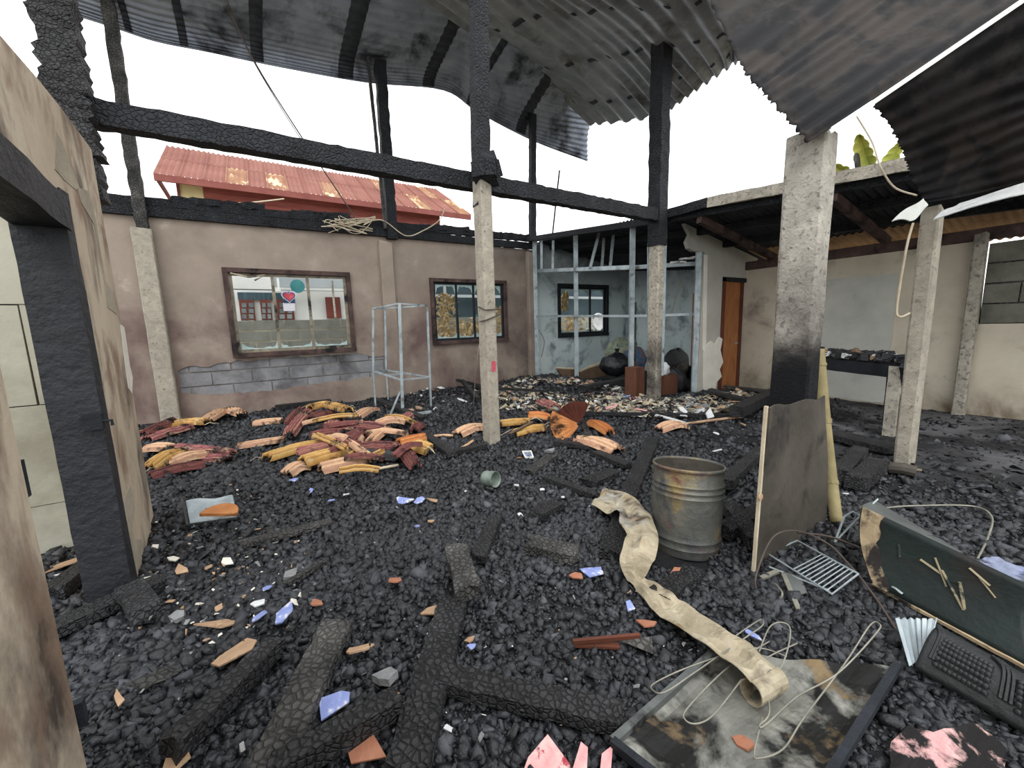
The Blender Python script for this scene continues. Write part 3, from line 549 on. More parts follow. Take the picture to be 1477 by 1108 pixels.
# ------------------------------------------------------------------ stud partition
t = thing('stud_partition', 'galvanised stud frame of the burnt-out partition around the alcove', 'partition', (6.85,7.5,0))
def stud(name, a, b, w=.075, d=.05, m='zinc'): mk(name, MB().bar(a, b, w, d, up=(.5,.86,0)), M[m], t)
s1 = atY(773,456,9.42); s2 = atX(831,456,6.87); s3 = atX(911,456,6.75)
stud('stud', V((s1.x,s1.y,0)), V((s1.x,s1.y,atY(773,345,s1.y).z)), .11, .08)
stud('stud', V((s2.x,s2.y,0)), V((s2.x,s2.y,atY(831,335,s2.y).z)), .10, .07)
stud('stud', V((s3.x,s3.y,0)), V((s3.x,s3.y,atY(911,318,s3.y).z)), .10, .07)
stud('stud', V((s3.x+.12,s3.y+.02,.5)), V((s3.x+.12,s3.y+.02,2.0)), .05, .07, 'chargrey')
stud('stud', atY(935,352,5.2), atY(935,480,5.2), .03, .03); q = atY(960,330,5.2); stud('stud', V((q.x,5.2,.5)), q, .05, .04)
q = atY(1010,362,4.99); stud('stud', V((q.x-.02,4.99,0)), V((q.x-.02,4.99,q.z)), .07, .06); stud('stud', V((q.x-.09,5.0,0)), V((q.x-.09,5.0,q.z)), .035, .05)
q2 = atY(844,456,9.5); stud('stud', atY(906,415,9.5), atY(904,500,9.5), .10, .05)
stud('rail', s1, s3+V((0,0,0)), .05, .055); stud('rail', s3, atY(1012,453,5.0), .05, .05)
stud('rail', atY(772,346,9.42), atX(925,320,6.7), .08, .09); stud('rail', atY(776,391,9.42), atX(909,386,6.8), .09, .05); stud('rail', atX(909,386,6.8), atY(1010,380,5.05), .08, .05)
for (a, b, dd) in (((798,347),(797,388),8.6),((866,329),(851,387),7.2),((886,326),(880,386),7.0),((872,332),(868,386),7.4),((781,345),(781,388),9.0)):
    stud('ceiling_hanger', atY(a[0],a[1],dd), atY(b[0],b[1],dd), .06, .05)
for (px, py) in ((972,378),(985,373),(1000,371)):
    q = atY(px,py,5.1); mk('ceiling_scrap', MB().bar(q, q+V((.35,.02,.02)), .12, .03, n=4, jit=.4, rag=.05), M['paperW'], t, label='broken ceiling board scrap on the rail')
wire([atY(985,400,6.5), atY(975,430,6.5), atY(968,455,6.3), atY(960,480,6.3)], .008, M['wireW'], 'thin cord hanging from the alcove ceiling rail')
wire([atY(776,475,9.4), atY(785,492,9.4), atY(781,515,9.4)], .009, M['wireD'], 'dark cable curl low on the bluish wall corner')
# ------------------------------------------------------------------ neighbour buildings, seen over and through the wall
eL, eR = atY(221,250,20), atY(679,310,20); eR.z = eL.z; rY, rz = 22.6, 9.35
hs = thing('neighbour_house', 'house with red rusty corrugated roof beyond the windowed wall', 'house', ((eL.x+eR.x)/2,22,0))
def house_part(name, mb, m, label=None, parent=hs): return mk(name, mb, M[m] if isinstance(m, str) else m, parent, label=label)
rust = {3: 1, 5: 1, 8: 1, 9: 0, 14: 1, 17: 1, 12: 0}
NC = 18
for c in range(NC):
    for r in range(2):
        xa = eL.x+(eR.x-eL.x)*c/NC; xb = eL.x+(eR.x-eL.x)*(c+1)/NC+.05
        va, vb = (0, .56) if r == 0 else (.53, 1); pts = []
        for i in range(17):
            x = xa+(xb-xa)*i/16; z_ = .035*math.cos(i*math.pi/2); row = []
            for v in (va, vb): row.append(V((x+.9*(v if c < 99 else 0)*(0.25 if x < 4 else -.95)*(1 if c in (0,NC-1) else 1)*(abs(x-4)/6), 20+(rY-20)*v, eL.z+(rz-eL.z)*v+z_+.012*r+.006*(c % 2))))
            pts.append(row)
        m = 'redroof2' if (r == 0 and rust.get(c, 0)) or (c, r) in ((12,1),(16,1)) else 'redroof'
        house_part('roof_sheet', MB().shell(pts, .012), m)
house_part('fascia', MB().box((eL.x,19.97,eL.z-.24),(eR.x,20.06,eL.z+.0)), 'rust')
house_part('gable_board', MB().box((eL.x+.05,20.0,eL.z-.25),(eL.x+.15,22.6,eL.z-.1)), 'rust')
zy = atY(270,263,20.8).z; zp = atY(291,269,20.8).z+.05
wl0, wl1, wr1 = atY(257,262,20.8).x, atY(291,262,20.8).x, atY(634,310,20.8).x
for z in range(3): house_part('yellow_panel', MB().box((wl0,20.8,zy-.6*(z+1)),(wl1,20.9,zy-.6*z-.02)), 'yellow')
house_part('corner_post', MB().box((wl0-.08,20.75,0),(wl0+.02,20.9,zy)), 'rust')
for k_ in range(12): house_part('wall_plank', MB().bar((wl1,20.8,zp-.12-k_*.25),(wr1,20.8,zp-.12-k_*.25),.04,.24,up=(0,-.15,1)), 'redplank')
house_part('lower_wall', MB().box((wl0,20.9,0),(wr1,26,5.6)), 'porch'); house_part('upper_wall', MB().box((wl0+.1,20.92,5.6),(wr1,26,zp)), 'redplank')
house_part('window_strip', MB().box((atY(455,325,20.7).x,20.68,5.55),(atY(620,325,20.7).x,20.78,5.95)), 'porch', 'pale window strip low on the plank wall')
wire([atY(285,292,14), atY(350,293,14), atY(410,287,14)], .02, M['wireW'], 'pale overhead cable crossing in front of the red plank wall')
# porch seen through window 1
ph = thing('porch_house', 'white porch front with red doors seen through the wide window', 'house', (1.2,15,0))
A = lambda x, y, Y=15.: atY(x, y, Y)
def pb(name, x0, y0, x1, y1, Y, m, d=.1, label=None, par=None):
    a = atY(x0, y0, Y); b = atY(x1, y1, Y); return mk(name, MB().box((a.x,Y,b.z),(b.x,Y+d,a.z)), M[m], par or ph, label=label)
mk('wall', MB().box((-3,15.4,0),(5.6,15.6,4.4)), M['porch'], ph)
pb('fascia', 318, 396, 394, 417.5, 14.2, 'porch'); pb('beam', 318, 416.5, 500, 420.5, 14.25, 'porchG'); pb('ceiling_board', 394, 400, 500, 416, 14.9, 'porchG')
pb('column', 337.5, 421, 343, 475, 14.3, 'porch', .3, 'white porch column')
pb('curtain', 342, 421.5, 408, 433, 15.33, 'curtain', .05)
for (x0, x1) in ((344,371),(374.5,395),(398.5,427)):
    leaf = pb('door_leaf', x0, 432.5, x1, 476, 15.3, 'reddoor', .08)
    w = (x1-x0)
    for cx in (0,1):
        for cy in range(4):
            xa = x0+w*(.16+.38*cx); pb('door_pane', xa, 437+cy*8.2, xa+w*.28, 443.4+cy*8.2, 15.28, 'pane', .03, par=leaf)
pb('poster_board', 407.5, 421, 426, 437.5, 14.0, 'navy', .02); pb('poster_sheet', 408, 437, 426, 448.5, 14.0, 'posterW', .02)
def heart(cx, cy, r, Y, m, d):
    c = atY(cx, cy, Y); s = r*Y/580*1.05; L = []
    for i in range(28):
        th = 2*math.pi*i/28; L.append((c.x+s*math.sin(th)**3, c.z+s*(.8125*math.cos(th)-.3125*math.cos(2*th)-.125*math.cos(3*th)-.0625*math.cos(4*th))))
    return mk('heart_print', MB().prism(L, [], fY, Y-d, Y), M[m], ph)
heart(416.8, 427.5, 8.2, 13.99, 'posterW', .01); heart(416.8, 427.5, 6.6, 13.975, 'navy', .01); heart(416.8, 427.5, 5.6, 13.96, 'posterR', .01)
c = atY(429, 413, 14.15); mk('round_sign', MB().prism([(c.x+.2*math.cos(i*math.pi/12), c.z+.2*math.sin(i*math.pi/12)) for i in range(24)], [], fY, 14.13, 14.16), M['teal'], ph, label='round teal sign under the porch beam')
pb('lamp_bracket', 399, 401, 404, 418, 13.9, 'white', .1, 'white tube lamp bracket'); pb('lamp_bracket', 397, 417, 405, 420.5, 13.85, 'white', .1)
pb('side_door', 469, 428.5, 493, 459, 15.3, 'reddoor', .06, 'dark red door at the porch end')
wire([atY(479,405,13), atY(481,430,13), atY(484,459,12.6)], .03, M['conc'], 'bare stick hanging in front of the dark red porch door')
bw = thing('block_wall', 'low wall of raw blocks with pale joints outside the windows', 'wall', (4,12,0))
mk('mortar', MB().box((-2,12.03,-.3),(13,12.2,1.90)), M['mortarY'], bw)
for r in range(6):
    z = 1.92-.27*(r+1); x = -2-.34*(r % 2)
    while x < 12.6: mk('block', MB().box((x,12.0+random.uniform(0,.01),z+.02),(x+.64,12.1,z+.25),jit=.006), M['blockY'], bw); x += .675
dk = thing('dark_house', 'dark green-grey house front seen through the dried plants', 'house', (9.5,15.5,0))
mk('wall', MB().box((5.7,15.2,0),(17,15.5,4.5)), M['darkwall'], dk)
for (x, z0, z1, w) in ((6.4,.0,4.,.08),(8.2,0,4.,.08),(9.6,0,4.,.08)): mk('post', MB().box((x,14.9,z0),(x+w,15.0,z1)), M['porchG'], dk)
mk('rail', MB().box((5.6,14.9,2.75),(17,15.0,2.86)), M['porchG'], dk)
for k_ in range(14): mk('baluster', MB().box((7.3+k_*.16,14.3,1.2),(7.33+k_*.16,14.33,2.05)), M['teal'], dk)
def dried(label, base, h, n, spread, m='leafY'):
    t = thing('dried_plant', label, 'plant', base, 'scorched plants outside the windows'); base = V(base)
    mk('stalk', MB().tube([base, base+V((.05,0,h*.6)), base+V((random.uniform(-.15,.15),0,h))], .05, r2=.015), M[m], t)
    mb = MB()
    for i in range(n):
        p = base+V((random.gauss(0,spread*.3), random.gauss(0,.15), h*random.uniform(.05,1)))
        d = V((random.gauss(0,.7), random.gauss(0,.5), random.uniform(-1,.2))).normalized()*random.uniform(.14,.4); s = d.cross(V((0,1,0))).normalized()*.035; b = p+d; mid = (p+b)/2+V((0,0,.06))
        mb.add([p, mid-s, mid+s+V((0,-.03,.0)), b], [(0,1,2),(1,3,2)])
    o = mk('dried_leaves', mb, M[m], t, kind='stuff')
q = atY(641,470,10.9); dried('tall withered plant behind the two-light side of the dried-plant window', (q.x,10.9,.0), 2.55, 260, .55)
q = atY(676,470,10.8); dried('bushy heap of dry bleached stalks low behind the dried-plant window', (q.x,10.8,.0), 1.75, 380, .9)
q = atY(722,470,10.9); dried('withered stems showing beyond the tall concrete post', (q.x,10.9,.0), 2.2, 160, .4)
q = atY(825,470,11.2); dried('dry pale stems outside the black framed alcove window', (q.x,11.2,.0), 1.9, 160, .6)
q = atY(814,435,10.3); t = thing('hanging_rag', 'pale rag hanging on a stake outside the black framed alcove window', 'rag', (q.x,10.3,-.32))
mk('cloth', MB().shell([[V((q.x-.16+.32*i/5, 10.3+.05*math.sin(3*i+j), q.z+.35-.7*j/8+(.2*abs(i-2)/3 if j == 8 else 0))) for j in range(9)] for i in range(6)], .01), M['leafY'], t)
mk('stake', MB().tube([V((q.x-.14,10.4,-.33)), V((q.x-.12,10.38,q.z+.36))], .025), M['charwood'], t)
q = atY(861,466,11.4); t = thing('round_basin', 'round pale basin propped on a stake outside the alcove window', 'basin', (q.x,11.4,-.32))
mk('bowl', MB().lathe([(.02,.05),(.25,.0),(.36,.12),(.33,.14),(.22,.05),(.02,.07)], q, 24, tilt=Matrix.Rotation(math.radians(80),3,'X')), M['paperW'], t, smooth=True)
mk('stake', MB().tube([V((q.x,11.45,-.33)), V((q.x,11.45,q.z))], .03), M['charwood'], t)
# banana plant beyond the lean-to
bp = thing('banana_plant', 'banana plant with yellowing leaves above the lean-to roof edge', 'plant', (13,4.0,0))
mk('stem', MB().tube([V((13,4.0,-.3)), V((13,4.05,2.5)), V((13,4.1,4.4))], .14, 8), M['leafG'], bp)
for (pts, w) in (([(1262,264),(1250,228),(1241,193)],.20),([(1266,262),(1285,232),(1303,203)],.17),([(1244,266),(1222,250),(1199,236)],.16),([(1282,264),(1296,246),(1312,236)],.14)):
    cl = [atX(a, b, 13.+random.uniform(-.2,.2)) for a, b in pts]; rows = []
    for i in range(19):
        u = i/18; p = spl(cl, u); d = (spl(cl, min(1,u+.05))-spl(cl, max(0,u-.05))).normalized(); s = d.cross(V((1,0,0))).normalized(); ww = w*max(.03,math.sin(math.pi*(.10+.90*u)))**.7
        rows.append([p+s*(ww*k2/4*(1 if i % 3 else .8))+V((-.14*abs(k2)/4,0,-.05*abs(k2)/4)) for k2 in (-4,-3,-2,-1,0,1,2,3,4)])
    mk('leaf', MB().shell(rows, .01), M['leafG'], bp)
mk('burnt_leaf', MB().bar(atX(1239,258,12.9), atX(1236,222,12.9), .22, .05, n=8, jit=.4), M['chargrey'], bp)
# ------------------------------------------------------------------ charcoal bed: loose chunks, too many to count
def chunks(name, n, rmin, rmax, s0, s1, m, keep, label, flat=.6, a0=-28, a1=95):
    r = np.random.uniform(rmin, rmax, n); th = np.radians(np.random.uniform(a0, a1, n)); x = r*np.sin(th); y = r*np.cos(th)
    ok = keep(x, y); x, y = x[ok], y[ok]; n = len(x)
    z = hf(x, y); s = s0*np.exp(np.random.rand(n)**2.2*math.log(s1/s0))
    base = np.array([(-1,-1,-1),(1,-1,-1),(1,1,-1),(-1,1,-1),(-1,-1,1),(1,-1,1),(1,1,1),(-1,1,1)], float)*.5
    V_ = base[None]*np.stack([s*np.random.uniform(.7,1.5,n), s*np.random.uniform(.6,1.1,n), s*np.random.uniform(.4,.4+flat,n)], 1)[:,None,:]
    V_ = V_+np.random.uniform(-.2,.2,(n,8,3))*s[:,None,None]
    q = np.random.normal(size=(n,4))*np.array([1,.45,.45,1.]); q /= np.linalg.norm(q,axis=1,keepdims=True); w,a,b,c = q.T
    R = np.stack([1-2*(b*b+c*c),2*(a*b-w*c),2*(a*c+w*b),2*(a*b+w*c),1-2*(a*a+c*c),2*(b*c-w*a),2*(a*c-w*b),2*(b*c+w*a),1-2*(a*a+b*b)],1).reshape(n,3,3)
    V_ = np.einsum('nij,nkj->nki', R, V_); V_[:,:,0] += x[:,None]; V_[:,:,1] += y[:,None]; V_[:,:,2] += (z+s*np.random.uniform(-.05,.3,n))[:,None]
    fq = np.array([(0,3,2,1),(4,5,6,7),(0,1,5,4),(1,2,6,5),(2,3,7,6),(3,0,4,7)])
    idx = (fq[None]+8*np.arange(n)[:,None,None]).reshape(-1).astype(np.int32)
    me = bpy.data.meshes.new(name); me.vertices.add(8*n); me.vertices.foreach_set('co', V_.reshape(-1).astype(np.float32))
    me.loops.add(len(idx)); me.loops.foreach_set('vertex_index', idx); nf = 6*n; me.polygons.add(nf)
    me.polygons.foreach_set('loop_start', np.arange(nf, dtype=np.int32)*4); me.update(calc_edges=True); me.validate()
    ms = m if isinstance(m, list) else [m]
    for q_ in ms: me.materials.append(q_)
    if len(ms) > 1: me.polygons.foreach_set('material_index', np.repeat(np.random.choice(len(ms), n, p=[.74,.2,.06][:len(ms)] if len(ms) == 3 else None), 6).astype(np.int32))
    o = bpy.data.objects.new(name, me); return link(o, None, {'kind': 'stuff', 'label': label, 'category': 'charcoal'})
def inpoly(x, y, poly):
    c = np.zeros(len(x), bool); j = len(poly)-1
    for i in range(len(poly)):
        (xi, yi), (xj, yj) = poly[i], poly[j]
        with np.errstate(divide='ignore', invalid='ignore'): c ^= ((yi > y) != (yj > y)) & (x < (xj-xi)*(y-yi)/(yj-yi)+xi)
        j = i
    return c
GPOLY = [[tuple(gnd(a, b).xy) for a, b in L] for L in (
    [(900,1085),(1040,950),(1285,968),(1205,1130),(960,1150)], [(1285,1080),(1310,1052),(1345,1064),(1400,1052),(1450,1090),(1440,1150),(1280,1150)],
    [(1258,846),(1242,790),(1300,790),(1520,900),(1520,985)], [(1325,958),(1352,905),(1520,985),(1520,1080)], [(1410,812),(1440,807),(1498,837),(1498,860),(1440,830)], [(272,762),(268,725),(336,718),(342,750)])]
def inroom(x, y):
    ok = (x < 9.2) & (y < 9.5) & (y > -1.5) & ~((x > 6.9) & (y > 5.2)) & ((x > -.70-.087*(y-1.97)+.01) | ((y > 2.02) & (y < 3.2)) | ((x < -1.0) & (y < 4.35)) | ((y > 4.7)))
    for L in GPOLY: ok &= ~inpoly(x, y, L)
    ok &= ((x-2.33)**2+(y-1.62)**2 > .05)
    return ok
slab = lambda x, y: 1/(1+np.exp(-(x-4.7)*3))*1/(1+np.exp((y-3.4)*3))
M['char2'] = mat('charcoal_grey', [(.3,'26282c'),(.6,'3a3d42'),(.8,'5e6167')], 3, .5, .4, 60, spec=.5)
M['char3'] = mat('charcoal_ash', [(.3,'3c3d41'),(.7,'64656a')], 4, .8, .4, 60)
chm = [M['char'], M['char2'], M['char3']]
chunks('charcoal_pieces', 60000, .5, 3.2, .010, .050, chm, lambda x, y: inroom(x, y) & (np.random.rand(len(x)) > .97*slab(x, y)), 'loose black charcoal lumps covering the near floor', a0=-75)
chunks('charcoal_pieces', 50000, 2.4, 5.6, .014, .062, chm, lambda x, y: inroom(x, y) & (np.random.rand(len(x)) > .96*slab(x, y)), 'loose black charcoal lumps covering the middle of the floor', a0=-40)
chunks('charcoal_pieces', 34000, 5.2, 11.5, .024, .085, chm, lambda x, y: inroom(x, y) & (np.random.rand(len(x)) > .97*slab(x, y)), 'loose black charcoal lumps toward the windowed wall')

# ------------------------------------------------------------------ charred planks lying on the bed: (ax, ay, bx, by, width, thick, lift, material, label)
def plank(ax, ay, bx, by, w, th, lift, m, label, lb=None, n=14, jit=.10, taper=1., cat='plank', rag=.03):
    a = gnd(ax, ay, lift+th*.35); b = gnd(bx, by, (lift if lb is None else lb)+th*.35)
    L = (b-a).length; a.z += .025; b.z += .025; a.y = min(a.y, 9.42); b.y = min(b.y, 9.42); t = mk('charred_plank', MB().bar(a, b, w, th, n=max(4, int(L/.05)), jit=jit, taper=taper, rag=rag), M[m], label=label, cat=cat, group='charred planks on the floor'); return t
PL = [
 (585,1125,655,872,.16,.05,.02,'charwood','long crocodile-cracked plank running up from the near edge beneath the stubby one',None),
 (676,862,657,797,.14,.07,.06,'chargrey','stubby grey cracked plank end above the long crocodile-cracked one',None),
 (388,1125,488,905,.155,.05,.02,'chargrey','wide grey crackle-surfaced plank crossed by a dark beam',None),
 (385,1130,572,1022,.085,.09,.05,'charwood','smooth dark squared beam crossing over the wide crackled plank',None),
 (638,985,897,1044,.11,.06,.02,'charwood','dark plank lying crosswise beside the crocodile-cracked one, rounded end by the steel lid',None),
 (248,1090,396,940,.10,.08,.03,'charwood','split charred beam pointing at the blue shards',None),
 (70,918,236,842,.13,.06,.02,'charwood','dark beam lying from the door jamb foot across the threshold',None),
 (187,852,214,890,.13,.05,.09,'charwood','short crackled block lying on the threshold beam',None),
 (345,791,478,757,.10,.035,.01,'chargrey','thin grey plank lying alone on the charcoal in front of the reed heap',None),
 (764,790,832,806,.15,.07,.02,'chargrey','short ash-grey plank chunk beside the blue scrap',None),
 (690,811,715,752,.10,.05,.02,'charwood','short dark plank leaning up by the stubby grey plank',None),
 (880,805,905,735,.15,.06,.02,'charwood','dark plank under the tin strip',None),
 (905,722,942,636,.15,.06,.02,'charwood','long dark plank running away behind the drum',None),
 (765,684,797,660,.13,.04,.01,'chargrey','small grey plank below the orange fan',None),
 (792,694,858,718,.10,.05,.01,'charwood','slim dark plank near the top end of the tin strip',None),
 (773,747,803,731,.14,.05,.01,'charwood','broad dark flake of wood on the open charcoal near the grey plank',None),
 (848,700,884,684,.17,.05,.01,'charwood','dark plank scrap between the tan boards and the drum',None),
 (655,655,698,646,.12,.06,.01,'charwood','dark plank scrap at the foot of the tall concrete post',None),
 (610,626,652,658,.12,.05,.02,'charwood','charred slat between the reed heap and the tall concrete post',None),
 (528,571,612,606,.13,.06,.02,'charwood','charred board running under the tube frame',None),
 (578,530,690,578,.09,.08,.18,'charwood','charred beam leaning low against the wall between the windows',.04),
 (640,545,700,560,.10,.06,.20,'charwood','charred slat leaning by the foot of the dried-plant window',.04),
 (800,640,870,650,.12,.05,.01,'charwood','dark board end under the tan boards',None),
 (858,655,905,675,.12,.05,.01,'charwood','dark slat beyond the tan boards',None),
 (1045,772,1096,742,.12,.08,.03,'charwood','charred block in the gap between drum and leaning panel',None),
 (1048,702,1098,652,.11,.09,.05,'charwood','charred beam stub leaning toward the panel edge',None),
 (1052,735,1092,790,.12,.08,.03,'charwood','crumbling charred block at the foot of the panel edge',None),
 (1062,596,1124,566,.20,.16,.10,'charwood','heap of charred beam at the foot of the thickest post',None),
 (1196,628,1292,652,.30,.07,.02,'charwood','broad black board lying before the bench',None),
 (1212,690,1240,655,.14,.12,.03,'charwood','charred log upright in the pile before the bench',None),
 (1235,700,1268,672,.16,.12,.03,'charwood','charred log lying by the broken tin near the far post',None),
 (76,862,152,803,.12,.08,.02,'charwood','charred plank inside the doorway',None),
 (398,590,472,576,.16,.10,.02,'charwood','charred log along the foot of the windowed wall',None),
 (410,850,470,815,.04,.03,.01,'chargrey','thin charred stick by the ash lump',None),
 (950,866,1005,826,.13,.04,.01,'charwood','charred slat with a bare brown patch beside the drum',None),
 (840,598,1060,602,.07,.05,.03,'charwood','long dark rail lying across the pale rubbish',None),
 (690,560,790,566,.09,.05,.16,'charwood','dark slat sticking out of the rubbish heap',.10),
 (840,560,905,548,.16,.06,.22,'charwood','charred board over the rubbish heap by the studs',.20),
]
for p in PL: plank(*p[:9], lb=p[9])
t = thing('plank_scrap', 'dark triangular frame corner with a reddish edge on the open charcoal', 'scrap', gnd(875,925,.0))
mk('red_edge_strip', MB().bar(gnd(826,926,.05), gnd(923,917,.06), .018, .02, n=3), M['doorD'], t); mk('red_edge_strip', MB().bar(gnd(828,929,.03), gnd(893,932,.03), .035, .012, n=3), M['doorD'], t)
mk('board_corner', MB().add([gnd(896,925,.06),gnd(940,918,.05),gnd(943,944,.03),gnd(896,925,.04),gnd(940,918,.03),gnd(943,944,.01)],[(0,2,1),(3,4,5),(0,1,4,3),(1,2,5,4),(2,0,3,5)]), M['chargrey'], t)
# ------------------------------------------------------------------ reed-mat bundles
def bundle(px, w, th, m, label, up=.05, ribs=5, cat='reed mat', group='burnt reed mats', name='reed_mat', bend=.0, fr=0):
    pts = [gnd(a, b, up) for a, b in px]
    if len(pts) == 2: pts = [pts[0], (pts[0]+pts[1])/2+V((0,0,random.uniform(.0,.05))), pts[1]]
    n = 14; k = 2*ribs+1; rows = []; L = sum((b-a).length for a, b in zip(pts, pts[1:]))
    ph = random.uniform(0,6)
    for i in range(n+1):
        u = i/n; p = spl(pts, u); d = (spl(pts, min(1,u+.04))-spl(pts, max(0,u-.04))).normalized(); s = d.cross(V((0,0,1)))
        s.normalize(); z = s.cross(d); ww = w*(.62+.38*math.sin(math.pi*(.1+.8*u)))*(1+.07*math.sin(4*u+ph)); row = []
        for j in range(k):
            v = j/(k-1)*2-1; h = th*(math.sqrt(max(0,1-v*v))*.85)+(.018 if j % 2 else -.008)+bend*v*v
            row.append(p+s*(ww*.5*v)+z*h+d*(random.uniform(-.05,.05)*w*3 if i in (0,n) else 0))
        rows.append(row)
    t = mk(name, MB().shell(rows, .022), M[m], label=label, cat=cat, group=group)
    for q in range(fr):
        i = 0 if q % 2 else n; b = rows[i][random.randrange(k)]; dd = (rows[0][k//2]-rows[n][k//2]).normalized()*(1 if i == 0 else -1)
        mk('thread', MB().tube([b, b+dd*.08+V((random.uniform(-.04,.04),random.uniform(-.04,.04),.03)), b+dd*.17+V((random.uniform(-.08,.08),random.uniform(-.08,.08),-.02))], .004, 4), M['wireW'], t)
    return t
BN = [
 ([(345,646),(377,641),(411,636)],.13,.04,'matT','slim pale pink mat end reaching toward the beige wall end',.03),
 ([(417,630),(429,611),(448,593)],.17,.07,'matP','brown-pink folded mat standing up at the near side of the heap top',.12),
 ([(447,591),(470,586),(503,594)],.17,.07,'matY','yellow arched mat on top of the heap below the wide window',.20),
 ([(448,607),(480,600)],.17,.07,'matR','red-brown mat scrap under the yellow arch',.10),
 ([(470,634),(477,616),(489,606)],.20,.06,'matP','purplish curled mat in the middle of the heap',.12),
 ([(482,620),(516,619)],.18,.06,'matP','pinkish cut mat block in the middle of the heap',.12),
 ([(515,617),(556,624)],.20,.06,'matR','maroon pleated mat next to the pinkish block',.14),
 ([(521,631),(550,629)],.15,.05,'matR','dark pink mat edge below the maroon pleats',.08),
 ([(533,641),(560,622)],.12,.05,'matT','mat corner with a pale edge slanting up out of the heap',.14),
 ([(384,664),(431,649),(492,638)],.26,.06,'matY','broad straw mat with loose fringe at the near side of the heap',.06),
 ([(431,656),(482,645),(524,636)],.16,.06,'matP','pink-edged mat lying over the fringed straw one',.13),
 ([(437,671),(466,662),(503,653)],.22,.08,'matY','thick yellow bundle at the front of the heap',.10),
 ([(417,685),(441,677)],.20,.05,'matT','cut mat end lowest in the heap',.03),
 ([(464,681),(502,672),(534,669)],.17,.08,'matT','tan rolled mat along the front of the heap',.05),
 ([(522,650),(572,650)],.18,.07,'matR','charred dark red mat with crumbled top',.14),
 ([(510,664),(573,662)],.18,.08,'char','fully blackened mat in the front of the heap',.05),
 ([(574,650),(600,675)],.13,.05,'matR','dark split mat hanging over the heap end',.08),
 ([(592,652),(619,653)],.24,.09,'matY','short yellow roll end at the heap end by the tall post',.05),
 ([(576,642),(611,634)],.15,.06,'matO','crumpled red-orange cloth on the heap',.13),
 ([(515,603),(542,593)],.20,.04,'matT','pale peach mat sheet at the back of the heap',.12),
 ([(583,608),(590,600)],.18,.05,'matP','small upright mat block near the tube frame',.08),
 ([(545,614),(582,611)],.16,.06,'matT','brownish ragged mat at the back of the heap',.10),
 ([(598,624),(607,617)],.14,.06,'matR','small red-brown lump beside the heap end',.03),
 ([(367,613),(406,609)],.20,.05,'matT','crumbled cream mat scrap between the two heaps',.02),
 ([(208,628),(250,608)],.16,.05,'matR','red-edged stack of mat folds against the beige wall end',.13),
 ([(211,626),(262,611),(299,611)],.22,.06,'matY','yellow mat lying along the foot of the windowed wall',.08),
 ([(211,636),(272,618)],.20,.06,'matP','pink-and-maroon striped mat below the yellow one',.06),
 ([(298,608),(326,592),(349,599)],.26,.05,'matT','folded peaked brown mat at the outer end of the wall heap',.10),
 ([(213,650),(243,648)],.22,.05,'matT','tan split mat fan by the beige wall end',.06),
 ([(216,680),(262,656)],.20,.07,'matY','golden mat roll in the lower wall heap',.06),
 ([(244,673),(296,659)],.20,.06,'matT','peach mat roll beside the golden roll',.05),
 ([(258,648),(337,656)],.13,.05,'matP','long pink striped mat edge of the lower wall heap',.05),
 ([(286,663),(329,665)],.16,.04,'matP','short pink mat end below the long striped edge',.02),
 ([(219,690),(293,674)],.13,.05,'matR','maroon striped mat edge lowest in the wall heap',.02),
 ([(661,629),(696,619)],.26,.06,'matT','tan-pink mat block behind the tall concrete post',.03),
 ([(722,614),(764,611)],.12,.06,'matY','straw roll beyond the tall post',.06),
 ([(742,628),(784,620)],.13,.06,'matY','straw roll touching the orange fan',.03),
 ([(764,601),(790,604)],.20,.05,'matO','orange mat scrap behind the fan',.10),
 ([(836,637),(890,653)],.26,.05,'matT','two tan ribbed boards in front of the orange fan',.03),
 ([(852,613),(879,626)],.16,.06,'matO','bright orange curved mat end beside the fan',.06),
 ([(951,622),(986,617)],.22,.05,'matT','folded brown mat sheet alone beyond the drum',.03),
 ([(812,592),(838,598)],.16,.06,'matT','tan scrap behind the dark brown fan top',.10),
 ([(778,580),(800,588)],.18,.05,'matP','purple cloth scrap in the rubbish behind the fan',.16),
]
for i_ in range(22):
    x_, y_ = random.gauss(500,48), random.gauss(640,20); an = random.gauss(-.25,.45); l_ = random.uniform(16,34)
    bundle([(x_-l_*math.cos(an), y_-l_*math.sin(an)*.6), (x_+l_*math.cos(an), y_+l_*math.sin(an)*.6)], random.uniform(.035,.07), .02, random.choice(('matY','matT','matP','matR')), 'thin loose reed strip lying in the heap below the windows', random.uniform(.10,.22), ribs=2, name='reed_strip', group='loose reed strips in the heap')
for px, w, th, m, lb, up in BN: bundle(px, w, th, m, lb, up, fr=3 if m == 'matY' else 0)
wire([gnd(735,626,.10), gnd(752,617,.14), gnd(768,609,.18)], .022, M['matside'], 'brown stick leaning across the straw rolls', 'stick')
wire([gnd(531,679,.05), gnd(552,675,.07), gnd(574,671,.05)], .018, M['wireW'], 'pale twisted stick in front of the reed heap', 'stick')
wire([gnd(645,653,.03), gnd(668,645,.05), gnd(682,636,.06)], .02, M['matT'], 'pale curled strip before the tall concrete post', 'strip')
wire([gnd(622,630,.03), gnd(640,628,.05), gnd(654,629,.03)], .025, M['matT'], 'pale blunt strip beside the charred slat', 'strip')
